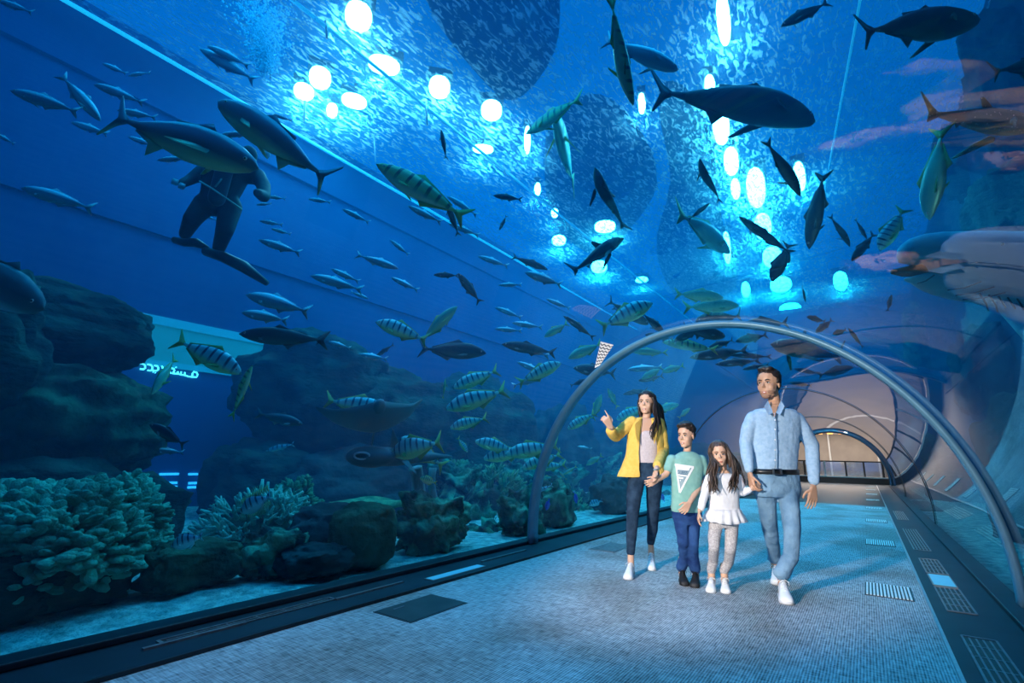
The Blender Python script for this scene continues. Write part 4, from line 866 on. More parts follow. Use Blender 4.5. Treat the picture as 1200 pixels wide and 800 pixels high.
fish('silver_jack', 'silver', 'silver', (615, 319), (659, 334), 'dark round silver-topped fish under the bright wall end', off=2.0, fat=1.3)
fish('silver_jack', 'silver', 'dark', (588, 403), (652, 414), 'dark fish with a pale back pointing to the rib', off=1.8, fat=1.1)
# -- dark silhouettes
DK = [((508,322),(538,323),'dark short fish meeting another nose to nose in mid water','silver',2.0,1.2,0),((537,320),(562,357),'dark fish bent downward in mid water','silver',1.8,1.3,.3),((524,236),(536,278),'dark pointed fish below the golden barred trevally','silver',1.6,1.1,.2),
 ((517,152),(523,187),'dim upright fish crossing the long beam','silver',2.4,1.0,0),((578,229),(612,234),'dark fish by the end of the long beam','silver',2.4,1.2,0),((585,270),(594,252),'small dark fish near the lower end of the long beam','silver',3.0,1.2,0),
 ((660,370),(698,396),'dark pointed fish next to the plain green trevally','silver',2.0,.9,-.2),((672,431),(722,438),'dark fish passing behind the rib under the pennant','silver',2.2,1.5,0),((570,414),(490,408),'large dim grey jack cruising over the dark rocks','trevally',2.4,.9,0),
 ((440,418),(462,403),'small dim dark fish over the dark rocks','silver',3.2,1,0),((866,254),(928,300),'dark slim fish heading into the bright streak','silver',1.6,.9,.1),((905,330),(926,284),'dark blunt fish turned toward the viewer in the bright streak','trevally',1.4,1.1,0),
 ((938,230),(901,160),'dark fish diving beside the bright streak near the tuna’s snout','silver',1.2,1.3,.15),((948,292),(966,200),'long dark fish with a forked tail up, beside the cable end','silver',1.2,1.1,0),((996,289),(976,250),'dark curved fish beneath the cable end','silver',1.6,1.3,.2),
 ((1016,280),(1002,256),'dim small fish behind the dark curved one','silver',2.2,1.2,0),((998,306),(1024,274),'dark fish just before the open-mouthed shark','silver',1.8,1.3,.2),((944,354),(940,334),'tiny dark fish in the glitter above the rib','silver',2.2,1.2,0),
 ((945,371),(968,377),'small oval dark fish on the rib above the man','trevally',1.6,1,0),((956,390),(976,374),'oval dark fish crossing the rib, next to the small oval one','trevally',1.6,1,0),((976,392),(992,386),'round dark fish under the rib toward the lobby','trevally',1.2,1.3,0),
 ((994,384),(1012,408),'thin dark fish slanting beneath the rib toward the lobby','silver',1.4,1,0),((820,186),(834,242),'dark curved shark-like fish hanging in the deep blue','tuna',2.4,.9,.6),((832,238),(806,258),'dark tail-heavy fish touching the hanging curved one','silver',2.6,.8,0),
 ((915,31),(972,2),'pale-edged dim fish at the top beside the cable','silver',3.0,1.2,0),((870,382),(925,378),'broad dark fish right above the rib crown','trevally',1.4,1,0),((760,380),(712,352),'dark fish with a raised tail above the rib shoulder','tuna',1.8,1,0),
 ((778,390),(752,366),'dark fish sloping toward the rib shoulder','tuna',1.6,1.1,0),((850,394),(800,385),'black fish overlapping the rib crown','tuna',1.2,1.2,0),((815,376),(870,370),'dark fish over the rib crown, thickest of the knot','tuna',1.4,1.3,0),((790,400),(822,384),'black fish within the knot under the rib crown','trevally',1.5,1,0),
 ((862,400),(900,392),'dark fish with a pale side under the rib crown','silver',1.6,1.4,0),((808,419),(878,410),'long black fish under the knot at the rib crown','silver',1.4,1.0,0),((838,427),(892,422),'slim black fish below the long black one','silver',1.8,.9,0),((870,433),(902,427),'slim dark fish just above the man’s hair','silver',2.0,.9,0),
 ((748,446),(778,440),'dark fish lowest in the stack over the boy’s side','silver',2.0,1.3,0),((855,416),(905,418),'thin green-black fish beside the man’s head','silver',2.0,.7,0),((1000,430),(958,440),'dim dark fish between the man’s head and the seam','trevally',1.6,.8,0),((930,432),(962,438),'thin dim fish beyond the man’s head','silver',2.2,.9,0),
 ((925,448),(952,452),'slim brownish fish beside the man’s ear','silver',2.0,.9,0),((740,376),(718,360),'small dark fish in the bright haze over the rib','silver',2.2,1.2,0),((756,392),(790,397),'black fish hugging the underside of the rib','tuna',1.3,1.0,0),((830,408),(860,398),'dark fish bridging the knot under the rib crown','tuna',1.6,1.0,0),
 ((642,316),(600,300),'dim dark fish by the round lamp','silver',3.0,1,0),((175,497),(218,522),'dark fish nosing round the middle boulder','trevally',1.2,.9,0),((370,404),(384,392),'small dark forked tail fish over the dark rocks','silver',2.2,1,0),((690,444),(668,452),'dim dark fish by the rib above the pointing hand','silver',2.8,1.2,0),
 ((730,462),(760,456),'dim dark fish over the woman’s head','silver',2.8,1,0),((1045,345),(1040,365),'dim thin fish below the shark’s jaw','silver',1.6,1.2,0)]
for n, t, lb, kd, off, fat, bd in DK: fish('dark_fish', kd, 'dark', n, t, lb, group='dark fish silhouettes', off=off, fat=fat, bend=bd)
# -- small reef fish
for n, t, lb, sk, off, kd in (((200,640),(238,628),'blue-white barred reef fish over the bright sand by the leafy coral','sergeant',.7,'reef'),((205,658),(222,654),'tiny bright blue fish under the barred reef fish','blue',.9,'reef'),((640,598),(644,584),'deep blue reef fish past the rib, lower','blue',1.0,'reef'),
 ((676,590),(672,575),'deep blue reef fish past the rib, upper','blue',1.0,'reef'),((650,573),(668,574),'dark blue reef fish over the coral past the rib','blue',1.4,'reef'),((624,578),(648,568),'light blue fish close behind the rib','sergeant',1.2,'silver'),((774,578),(779,588),'small blue reef fish by the woman’s hip','blue',1.0,'reef'),
 ((138,579),(148,578),'tiny blue fish at the top of the leafy coral','blue',1.2,'reef'),((660,556),(676,546),'green slender fish in a V with another over the reef','plain_green',1.6,'silver'),((655,552),(664,562),'green slender fish crossing another over the reef','plain_green',1.7,'silver'),((690,592),(706,586),'dim blue-green fish over the dark reef','sergeant',2.0,'reef'),
 ((492,560),(512,566),'small yellow-marked fish on the sponge columns','golden',.8,'reef'),((312,528),(345,520),'dim blue fish against the dark rock under the level grey one','sergeant',3.0,'silver')):
    fish('reef_fish', kd, sk, n, t, lb, group='small reef fish', off=off)
# crowned fish with spread fins on the pale coral
a, b = ends((280, 606), (318, 582), off=1.2)
fish('lionfish', 'reef', 'sergeant', (281, 600), (318, 580), 'round spiny green-edged lionfish hovering over the pale branching coral', off=1.2, fat=1.1, big=True)
r_ = scene.objects[[o.name for o in scene.objects if o.name.startswith('lionfish')][0]]
m = MB()
for i in range(15):
    t = i/14; x = .35-.8*t; m.tube([(x, 0, .17*math.sin(PI*(.2+.6*t))), (x-.05, 0, .30+.1*math.sin(PI*t))], [.012, .004], 5); m.tube([(x, 0, .15), (x-.02, 0, .27)], [.02, .02], 4)
    m.tube([(x*.8, 0, -.1), (x*.9-.04, 0, -.26-.06*math.sin(PI*t))], [.012, .004], 5)
o = m.build('spiny_fin', FINM['trevally']); o.parent = r_

# -- eagle ray, seen from the front and below
def manta(name, lw, rw, body_top, body_bot, label, skin, off):
    a = at(*lw, glass_exit(*lw)+off); b = at(*rw, glass_exit(*rw)+off-.2); c = (a+b)/2; Y = (b-a).normalized(); L_ = (b-a).length
    e = bpy.data.objects.new(name, None); COL.objects.link(e); e.location = c
    fwd_ = -FH; Z = Vector((0, 0, 1)); Z = (Z - Y*Z.dot(Y)).normalized(); X = Y.cross(Z)
    M = Matrix((X, Y, Z)).transposed().to_4x4() @ Matrix.Rotation(math.radians(-38), 4, 'Y') @ Matrix.Diagonal((L_, L_, L_, 1)); M.translation = c; e.matrix_world = M
    m = MB(); nu, nv = 28, 8; vs = []
    for i in range(nu+1):
        u = -1+2*i/nu; y = u*.5; ch = .42*(1-abs(u)**1.2)**.9+.02; lift = -.20*(1-abs(u)**1.7)+.02+ (.06*max(0, abs(u)-.7)/.3); th = .055*(1-abs(u))**1.2+.006; sweep = .10*abs(u)
        for j in range(nv):
            q = 2*PI*j/nv; vs.append((ch*.5*math.cos(q)-sweep, y, lift+th*math.sin(q)))
    m.add(vs, [(i*nv+j, (i+1)*nv+j, (i+1)*nv+(j+1) % nv, i*nv+(j+1) % nv) for i in range(nu) for j in range(nv)]+[tuple(range(nv)), tuple(nu*nv+j for j in range(nv))[::-1]])
    for nm, mm, mt in (('body', m, skin),
        ('head', MB().ell((.14, 0, -.19), (.10, .06, .045)), skin), ('tail', MB().tube([(-.1, 0, -.17), (-.5, .02, -.12), (-1.0, .05, -.05)], [.012, .008, .003], 6), skin)):
        o = mm.build(nm, mt, fix=True); o.parent = e
    return tag(e, label, 'ray')
manta('eagle_ray', (371, 476), (499, 467), 0, 0, 'grey eagle ray with raised wing tips under the barred trevally', FM['ray'], 2.0)
# wing underside, warm brown
# -- shovelnose ray facing out with an open mouth
c = at(434, 535, glass_exit(434, 535)+1.6); D = (c-CAM).dot(FWD); s = 58/FPX*D
e = empty('shovelnose_ray', c, 'grey blunt-headed ray facing out with a white-rimmed open mouth', 'ray')
m = MB(); dirb = (FH*.8+RIGHT*.6-Vector((0, 0, .0))).normalized()
T = Matrix.Rotation(math.atan2(RIGHT.y, RIGHT.x), 3, 'Z')
m.ell(c, (s*.52, s*.35, s*.22), M=T.to_4x4()); m.tube([c+dirb*s*.1, c+dirb*s*.7, c+dirb*s*1.5, c+dirb*s*2.4], [s*.20, s*.20, s*.12, s*.03], 12)
o = m.build('body', FM['grey'], e); remesh(o, s*.03, 6); bake(o)
m = MB(); mc = c-FH*s*.33+UP*s*.02-RIGHT*s*.08
pts = [mc+RIGHT*s*.15*math.cos(t)+UP*s*.065*math.sin(t)+RIGHT*0+FH*s*.02*math.cos(t)**2 for t in np.linspace(0, 2*PI, 25)]
m.tube(pts, s*.02, 6, cap=False); m.build('mouth_rim', mat('mouth_rim', (.6, .6, .62), (.7, .7, .7), 9), e)
MB().ell(mc+FH*s*.02, (s*.13, s*.04, s*.05), M=T.to_4x4()).build('mouth', dark_mouth, e)
for sg in (1, -1):
    m = MB(); a0 = c+dirb*s*.5+UP*s*.1
    tip = a0+UP*s*.5+RIGHT*sg*s*.05 if sg > 0 else a0+RIGHT*s*.55-UP*s*.45
    v = [a0, a0+dirb*s*.35, tip]; w2 = [q+FH*s*.03 for q in v]; m.add(v+w2, [(0, 1, 2), (5, 4, 3), (0, 3, 4, 1), (1, 4, 5, 2), (2, 5, 3, 0)]); m.build('fin', FM['grey'], e, smooth=False, fix=True)

# -- the big pale shark with an open jaw beyond the curved glass
a = at(1058, 312, glass_exit(1058, 312)+1.2); D = (a-CAM).dot(FWD); sc_ = 1/FPX*D
def sp_(px, py, dd=0.0): return at(px, py, D+dd)
e = empty('pale_shark', sp_(1150, 325), 'huge pale shark with a wrinkled belly and open jaw behind the curved glass', 'shark')
def hull(secs, name, m_, n=20, depth=.8):
    m = MB(); vs = []
    for x, yt, yb, dd in secs:
        c_ = sp_(x, (yt+yb)/2, dd); h = (yb-yt)/2*sc_
        for j in range(n):
            q = 2*PI*j/n; vs.append(c_+UP*h*math.cos(q)+FH*h*depth*math.sin(q))
    k = len(secs); m.add(vs, [(i*n+j, (i+1)*n+j, (i+1)*n+(j+1) % n, i*n+(j+1) % n) for i in range(k-1) for j in range(n)]+[tuple(range(n)), tuple((k-1)*n+j for j in range(n))[::-1]])
    return m.build(name, m_, e, fix=True)
hull([(1053,294,302,0),(1057,286,308,0),(1065,280,309,0),(1080,275,314,0),(1100,273,330,0),(1120,273,345,0),(1150,272,355,.05),(1180,272,362,.1),(1220,274,368,.0),(1290,278,368,-.15),(1380,292,362,-.35),(1460,312,350,-.5)], 'body', FM['pale'])
hull([(1060,326,329,-.02),(1068,324,332,-.02),(1082,320,340,0),(1095,318,345,0),(1115,312,350,0),(1140,305,354,.02)], 'lower_jaw', FM['pale'])
hull([(1045,316,321,.04),(1058,313,324,.04),(1075,309,324,.0),(1095,307,323,.05)], 'mouth', mat('shark_mouth', (.16, .11, .08), (.25, .17, .12), 8, rough=.7), depth=.9)
m = MB()
for i in range(5): x = 1152+i*11; m.tube([sp_(x-4, 344+i*1.5, -.36*sc_*100), sp_(x+4, 356+i*1.5, -.30*sc_*100), sp_(x+6, 364+i, -.2*sc_*100)], sc_*.9, 6)
m.build('gill_slit', dark_mouth, e); m = MB()
m.ell(sp_(1175, 286, -.34*sc_*100), sc_*1.6, nu=8, nv=6); m.build('eye', eye_b, e)
m = MB(); v = [sp_(1170, 352, -.1), sp_(1215, 358, -.1), sp_(1250, 420, -.5), sp_(1235, 424, -.55)]; w2 = [q+FH*.05 for q in v]
m.add(v+w2, [(0, 1, 2, 3), (7, 6, 5, 4), (0, 4, 5, 1), (1, 5, 6, 2), (2, 6, 7, 3), (3, 7, 4, 0)]); m.build('pectoral_fin', FM['pale'], e, fix=True)
m = MB()
for x0, y0, x1, y1 in ((1120, 346, 1165, 336), (1128, 351, 1178, 343), (1110, 340, 1150, 330), (1075, 332, 1095, 322)):
    m.tube([sp_(x0, y0, -.30*sc_*100), sp_((x0+x1)/2, (y0+y1)/2+2, -.4*sc_*100), sp_(x1, y1, -.42*sc_*100)], sc_*.8, 5)
tag(m.build('skin_fold', FM['grey'], e))

# ---------------------------------------------------------------- diver
DD = 5.2
def dv(px, py, dd=0.0): return at(px, py, DD+dd)
u_ = DD/FPX
e = empty('person', dv(260, 230), 'scuba diver in a dark wetsuit hanging under the long dark tuna', 'person')
suit = mat('wetsuit', (.003, .005, .008), (.008, .012, .018), 6, rough=.6)
m = MB()
m.ell(dv(292, 181), (8*u_, 10*u_, 11*u_)); m.cap(dv(288, 190), dv(282, 200), 6*u_, 9*u_)
m.cap(dv(240, 200, .02), dv(300, 208, .02), 8*u_, 9*u_); m.cap(dv(265, 205), dv(255, 235), 24*u_, 19*u_); m.cap(dv(240, 238), dv(270, 240), 12*u_, 12*u_)
m.limb([dv(302, 206), dv(309, 218, -.1), dv(309, 230, -.25), dv(302, 226, -.45)], [9*u_, 8*u_, 7*u_, 5*u_])
m.limb([dv(236, 203), dv(222, 211, -.1), dv(213, 215, -.2)], [9*u_, 6*u_, 5*u_])
m.limb([dv(240, 240), dv(226, 256, -.1), dv(217, 274, .05)], [13*u_, 10*u_, 7*u_])
m.limb([dv(270, 242), dv(264, 268, -.1), dv(256, 292, .05)], [13*u_, 10*u_, 7*u_])
for k_, (hx, hy, dd) in enumerate(((302, 226, -.45), (213, 215, -.2))):
    for q in range(5): m.cap(dv(hx, hy, dd), dv(hx+(-4 if k_ else -5)+q*1.2, hy+4-abs(q-2), dd-.05), 1.6*u_, 1.2*u_, 6)
o = m.build('body', suit, e); remesh(o, .02, 4); bake(o)
finm = mat('swim_fin', (.012, .016, .02), (.02, .03, .035), 4, rough=.4)
for pts, wd in (([(204, 281), (216, 284), (230, 284), (244, 291)], 6), ([(240, 294), (262, 301), (285, 312), (313, 332)], 8)):
    m = MB(); P_ = [dv(x, y) for x, y in pts]; m.tube(P_, [wd*u_*.8, wd*u_, wd*u_*1.1, wd*u_*.5], 8, flat=.8); m.build('swim_fin', finm, e)
tank_m = mat('air_tank', (.05, .07, .09), (.08, .1, .12), 3, rough=.35, metal=.5)
MB().cap(dv(264, 196, -.28), dv(254, 232, -.26), 9*u_, 9*u_).build('air_tank', tank_m, e)
strap = mat('teal_strap', (.12, .35, .3), (.2, .45, .38), 5, rough=.6)
m = MB(); m.tube([dv(235, 213, -.3), dv(250, 222, -.38), dv(266, 233, -.34), dv(283, 245, -.22)], 2.2*u_, 8, flat=.5); m.build('strap', strap, e)
m = MB(); m.tube([dv(262, 206, -.3), dv(258, 212, -.36), dv(252, 219, -.36)], 1.0*u_, 6); m.build('hose', strap, e)
for x, y in ((205, 213), (213, 218)): MB().box(*[tuple(dv(x, y, -.3)+Vector(v)*2.6*u_) for v in ((-1, -1, -1), (1, 1, 1))]).build('gauge', mat('gauge', (.2, .55, .6), (.3, .6, .65), 6, rough=.3), e)
MB().ell(dv(285, 182, -.1), (5*u_, 3*u_, 4*u_)).build('mask', tank_m, e)
MB().ell(dv(313, 180), (4*u_, 4*u_, 5*u_)).build('exhaled_bubble', bub, e)

# ---------------------------------------------------------------- the family
skin_w = mat('skin_light', (0.62, 0.38, 0.27), (0.68, 0.42, 0.30), 8, rough=.5, sss=.08)
skin_m = mat('skin_tan', (0.50, 0.28, 0.18), (0.56, 0.32, 0.21), 8, rough=.5, sss=.08)
skin_c = mat('skin_child', (0.60, 0.36, 0.25), (0.66, 0.40, 0.28), 8, rough=.5, sss=.08)
hair_dark = mat('hair_dark', (0.012, 0.008, 0.007), (0.035, 0.022, 0.018), 60, rough=.45, stretch=(1, 1, .15))
hair_brown = mat('hair_brown', (0.03, 0.018, 0.012), (0.11, 0.065, 0.045), 50, rough=.45, stretch=(1, 1, .12))
lip_m = mat('lips', (.42, .12, .10), (.48, .15, .12), 10, rough=.35); teeth_m = mat('teeth', (.8, .78, .74), (.82, .8, .76), 10, rough=.25)
iris_m = mat('iris', (.02, .012, .008), (.03, .015, .01), 10, rough=.15); eyew_m = mat('eye_white', (.75, .73, .7), (.78, .76, .74), 10, rough=.2)
yellow = mat('yellow_cloth', (.78, .50, .10), (.86, .57, .14), 30, rough=.8, bump=.4, bscale=200, spec=.2)
lilac = mat('lilac_knit', (.52, .46, .50), (.60, .54, .58), 60, rough=.85, spec=.2)
denim_d = mat('denim_dark', (.010, .028, .06), (.03, .065, .12), 14, rough=.85, bump=.5, bscale=160, spec=.2)
denim_b = mat('denim_blue', (.010, .035, .14), (.03, .09, .26), 9, rough=.85, bump=.5, bscale=160, spec=.2)
denim_l = mat('denim_light', (.12, .24, .38), (.24, .40, .56), 7, rough=.85, bump=.5, bscale=160, spec=.2)
mint = mat('mint_cotton', (.20, .42, .38), (.25, .48, .43), 20, rough=.85, spec=.2)
white_c = mat('white_cotton', (.72, .72, .76), (.80, .80, .83), 20, rough=.85, spec=.2)
leg_grey = mat('grey_melange', (.34, .32, .34), (.56, .54, .55), 90, rough=.9, spec=.1)
shirt_b = mat('chambray', (.30, .47, .66), (.38, .55, .74), 40, rough=.85, bump=.3, bscale=220, spec=.2)
shoe_w = mat('white_leather', (.74, .76, .80), (.82, .84, .86), 10, rough=.45); sole_w = mat('white_sole', (.62, .64, .68), (.7, .72, .74), 10, rough=.6)
shoe_k = mat('black_shoe', (.008, .008, .01), (.015, .015, .018), 10, rough=.6)
belt_m = mat('belt', (.01, .01, .012), (.02, .02, .022), 10, rough=.35)
wr_t = bpy.data.textures.new('wrinkle', 'CLOUDS'); wr_t.noise_scale = 0.07; wr_t.noise_depth = 3
wr_f = bpy.data.textures.new('wrinkle_fine', 'CLOUDS'); wr_f.noise_scale = 0.03; wr_f.noise_depth = 2

def leg(fig, m, q, pts, hem, k=1.0, up=.10):
    W_ = [fig.P(*p[:3]) for p in pts]+[q+Vector((0, 0, up))]; R_ = [p[3]*fig.u*k/math.sqrt(1+((p[0]-600)/FPX)**2) for p in pts]+[hem*fig.u*k]
    m.limb(W_, R_, 14); return m
class Fig:
    def __init__(s, D, label, sk, base):
        s.D = D; s.u = D/FPX/1.03; s.P = plane_at(D); s.e = empty('person', base, label, 'person', None); s.sk = sk; s.body = MB(); s.g = base
    def lofts(s, m, secs, n=28, k=2.3):
        vs = []
        for q in secs:
            xl, xr, y, th = q[:4]; dy = q[4] if len(q) > 4 else 0; tl = q[5] if len(q) > 5 else 0
            c = s.P((xl+xr)/2, y, dy); a = (xr-xl)/2*s.u; b_ = th*s.u
            for j in range(n):
                t = 2*PI*j/n; cx = math.copysign(abs(math.cos(t))**(2/k), math.cos(t))*a; cy = math.copysign(abs(math.sin(t))**(2/k), math.sin(t))*b_
                vs.append(c + _R*cx + FH*cy + Vector((0, 0, 1))*cx*tl)
        kk = len(secs)
        m.add(vs, [(i*n+j, (i+1)*n+j, (i+1)*n+(j+1) % n, i*n+(j+1) % n) for i in range(kk-1) for j in range(n)]+[tuple(range(n)), tuple((kk-1)*n+j for j in range(n))[::-1]]); return m
    def limb(s, m, pts, n=14):              # (px, py, dy, radius in px)
        m.limb([s.P(*p[:3]) for p in pts], [p[3]*s.u/math.sqrt(1+((p[0]-600)/FPX)**2) for p in pts], n); return m
    def cloth(s, m, name, mt, vox=.007, sm=5, wr=.010, fine=False):
        o = m.build(name, mt, s.e, fix=True); remesh(o, vox, sm)
        if wr:
            d = o.modifiers.new('wrinkle', 'DISPLACE'); d.texture = wr_f if fine else wr_t; d.strength = wr; d.mid_level = .5; d.texture_coords = 'GLOBAL'
        return bake(o)
    def part(s, m, name, mt, **k): return m.build(name, mt, s.e, **k)
    def head(s, chin, top, cx, ang, tilt=0.0, dy=0.0, fem=False, smile=True, h_scale=1.0, roll=0.0):
        """chin and crown rows, centre column; ang turns the face toward the photo's left"""
        h = (chin-top)*s.u*h_scale; a = math.radians(ang); s.h = h
        f = (-FH)*math.cos(a) - _R*math.sin(a); sd = Vector((0, 0, 1)).cross(f).normalized()   # person's left-hand side
        z = Vector((0, 0, 1))
        if roll: q = Matrix.Rotation(math.radians(roll), 3, FH); z = q @ z; sd = q @ sd; f = q @ f
        if tilt: q = Matrix.Rotation(math.radians(tilt), 3, sd); z = q @ z; f = q @ f
        o = s.P(cx, chin, dy); s.ho = o
        T = lambda x, y, zz: o + sd*(x*h) + f*(y*h) + z*(zz*h)
        RM = Matrix((sd, f, z)).transposed().to_4x4(); s.T = T; s.RM = RM; s.f = f; s.sd = sd
        b = s.body; E = lambda c, r, nu=16, nv=10: b.ell(T(*c), [q*h for q in r], M=RM, nu=nu, nv=nv)
        w = 1.06 if fem else 1.10
        E((0, -.05, .65), (.30*w, .385, .34)); E((0, .06, .40), (.245*w, .27, .34)); E((0, .10, .24), (.20*w, .21, .20)); E((0, .19, .09), (.12*w, .10, .085)); E((.13*w, .06, .17), (.07, .12, .09)); E((-.13*w, .06, .17), (.07, .12, .09))
        E((.15*w, .16, .36), (.09, .12, .12)); E((-.15*w, .16, .36), (.09, .12, .12)); E((0, .24, .57), (.20, .08, .05)); E((0, .22, .72), (.2, .1, .14))
        b.cap(T(0, .30, .50), T(0, .395, .375), .026*h, .040*h, 8); E((.03, .35, .355), (.03, .035, .025), 8, 6); E((-.03, .35, .355), (.03, .035, .025), 8, 6); E((0, .265, .20), (.10, .05, .06))
        for q in (1, -1): E((q*.295*w, -.02, .45), (.03, .065, .105), 8, 8)
        # features
        for q in (1, -1):
            m = MB(); m.ell(T(q*.125, .290, .485), (.052*h, .022*h, .020*h), M=RM, nu=10, nv=8, mi=0); m.ell(T(q*.125-.004, .303, .485), (.028*h, .014*h, .023*h), M=RM, nu=10, nv=8, mi=1)
            s.part(m, 'eye', [eyew_m, iris_m])
            m = MB(); m.tube([T(q*.065, .322, .515), T(q*.115, .322, .520), T(q*.168, .292, .505)], [.010*h, .014*h, .010*h], 6); s.part(m, 'eyelash', hair_dark)
            m = MB(); m.tube([T(q*.055, .325, .565), T(q*.12, .325, .590), T(q*.19, .275, .565)], [.018*h, .022*h if not fem else .016*h, .010*h], 6); s.part(m, 'eyebrow', hair_dark)
        m = MB(); cu = .03 if smile else .01
        m.tube([T(-.10, .262, .205+cu), T(-.05, .305, .198), T(0, .318, .200), T(.05, .305, .198), T(.10, .262, .205+cu)], [.006*h, .012*h, .013*h, .012*h, .006*h], 8)
        m.tube([T(-.09, .262, .200+cu), T(-.045, .300, .165), T(0, .308, .157), T(.045, .300, .165), T(.09, .262, .200+cu)], [.006*h, .014*h, .016*h, .014*h, .006*h], 8); s.part(m, 'lips', lip_m)
        if smile: m = MB(); m.tube([T(-.085, .278, .208), T(0, .318, .180), T(.085, .278, .208)], [.006*h, .017*h, .006*h], 8); s.part(m, 'teeth', teeth_m)
        return s
    def hand(s, w, d, side, nrm, L=.17, curl=.5, point=False, spread=.10, m=None, thumb=1.0):
        """w wrist, d toward the knuckles, side toward the thumb, nrm out of the back of the hand"""
        m = m or s.body; d = d.normalized(); nrm = (nrm-d*nrm.dot(d)).normalized(); side = (side-d*side.dot(d)-nrm*side.dot(nrm)).normalized()
        pl = L*.50; r = L*.052
        for q in (-.75, -.25, .25, .75): m.cap(w+side*q*L*.10, w+d*pl+side*q*L*.24, L*.085, L*.072, 10)
        for i, (q, fl) in enumerate(zip((.78, .27, -.25, -.75), (.40, .45, .42, .33))):
            a = w+d*pl+side*q*L*.235; dd = (d+side*spread*q).normalized(); c = 0.12 if (point and i == 0) else (1.45 if point else curl)
            p = a; ang = 0; rr = r*(1.0 if i < 3 else .86)
            for sg, fr in ((0, .46), (1, .30), (2, .24)):
                ang += c*(.55 if sg == 0 else .75); v = dd*math.cos(ang)-nrm*math.sin(ang); q2 = p+v*fl*L*fr*1.05; m.cap(p, q2, rr, rr*.88, 8); p = q2; rr *= .9
        a = w+d*L*.14+side*L*.17; v1 = (side*.75*thumb+d*.75-nrm*.25).normalized(); b_ = a+v1*L*.19; v2 = (side*.25*thumb+d*.85-nrm*(.25+curl*.4)).normalized(); c_ = b_+v2*L*.17; v3 = (d*.8-nrm*(.2+curl*.5)-side*.1).normalized()
        m.cap(a-side*L*.05, b_, r*1.5, r*1.15, 8); m.cap(b_, c_, r*1.1, r, 8); m.cap(c_, c_+v3*L*.12, r, r*.85, 8)
    def finish(s, vox=.0048):
        o = s.body.build('body', s.sk, s.e, fix=True); remesh(o, vox, 3, .5); bake(o); return o
    def shoe(s, toe_px, heel_dir, L, Wd, mt, so, name='shoe', laces=True, lift=0.0):
        t = on_z(*toe_px, 0.0); hd = (t-CAM); hd.z = 0; hd = (hd.normalized() + heel_dir - BK).normalized(); sd = Vector((0, 0, 1)).cross(hd).normalized(); up = Vector((0, 0, 1))
        Q = lambda a, b_, c: t + hd*(a*L) + sd*(b_*Wd) + up*(c*L + lift*max(0, a-.3)*L)
        m = MB()
        outl = [(0, 0), (.02, .25), (.09, .43), (.22, .5), (.4, .46), (.6, .38), (.8, .40), (.94, .34), (1, .12)]; outl = outl+[(a, -b_) for a, b_ in outl[:0:-1]]
        n = len(outl); vs = [Q(a, b_, c) for c in (0.004, .03, .085) for a, b_ in (outl if c > .01 else [(x*.97+.015, y*.95) for x, y in outl])]
        m.add(vs, [tuple(range(n))[::-1], tuple(range(2*n, 3*n))]+[(k*n+i, k*n+(i+1) % n, (k+1)*n+(i+1) % n, (k+1)*n+i) for k in range(2) for i in range(n)])
        e = empty(name, t, None); e.parent = s.e; e.matrix_parent_inverse = Matrix.Translation(-Vector(s.e.location))
        m.build('sole', so, e, fix=True)
        m = MB(); secs = [(.02, .30, .06, .13), (.09, .42, .06, .19), (.2, .47, .06, .235), (.34, .43, .06, .30), (.48, .37, .06, .40), (.62, .34, .06, .48), (.78, .35, .06, .50), (.92, .31, .06, .50), (.985, .18, .06, .45)]
        vs = []; kq = 14
        for a, w_, z0, z1 in secs:
            for j in range(kq):
                q = PI*j/(kq-1); vs.append(Q(a, w_*math.cos(q), z0+(z1-z0)*max(0, math.sin(q))**.75))
        m.add(vs, [(i*kq+j, i*kq+j+1, (i+1)*kq+j+1, (i+1)*kq+j) for i in range(len(secs)-1) for j in range(kq-1)]+[tuple(range(kq)), tuple((len(secs)-1)*kq+j for j in range(kq))[::-1]]+[(i*kq, (i+1)*kq, (i+1)*kq+kq-1, i*kq+kq-1) for i in range(len(secs)-1)])
        m.build('upper', mt, e, fix=True)
        if laces:
            m = MB()
            for i in range(4):
                a = .30+.085*i; zt = .27+.062*i+.02; m.tube([Q(a, .24, zt-.06), Q(a+.01, 0, zt+.015), Q(a+.02, -.24, zt-.06)], L*.012, 6)
            m.tube([Q(.62, .1, .50), Q(.55, .35, .47), Q(.58, .42, .36)], L*.010, 6); m.tube([Q(.62, -.1, .50), Q(.54, -.33, .46), Q(.57, -.40, .36)], L*.010, 6)
            m.build('laces', so, e)
        return Q(.80, 0, .42)

def strands(fig, name, mt, paths, r=.006, n=6, jitter=.006, count=4, seed=1):
    rnd = random.Random(seed); m = MB()
    for p in paths:
        for c in range(count):
            j = Vector((rnd.gauss(0, jitter), rnd.gauss(0, jitter), rnd.gauss(0, jitter*.5))); ph = rnd.uniform(0, 6)
            # smooth path by Catmull-Rom
            P = [Vector(q) for q in p]; pts = []
            for i in range(len(P)-1):
                p0, p1, p2, p3 = P[max(i-1, 0)], P[i], P[i+1], P[min(i+2, len(P)-1)]
                for t in (0, .33, .66): pts.append(.5*((2*p1)+(p2-p0)*t+(2*p0-5*p1+4*p2-p3)*t*t+(3*p1-3*p2+p3-p0)*t**3))
            pts.append(P[-1]); k = len(pts)
            pts = [q+j*(.4+1.2*i/k)+_R*(math.sin(i*.9+ph)*jitter*.9*i/k) for i, q in enumerate(pts)]
            m.tube(pts, [r*(1-.75*(i/(k-1))**3) for i in range(k)], n, flat=.6)
    return fig.part(m, name, mt)

BK = FH.copy()
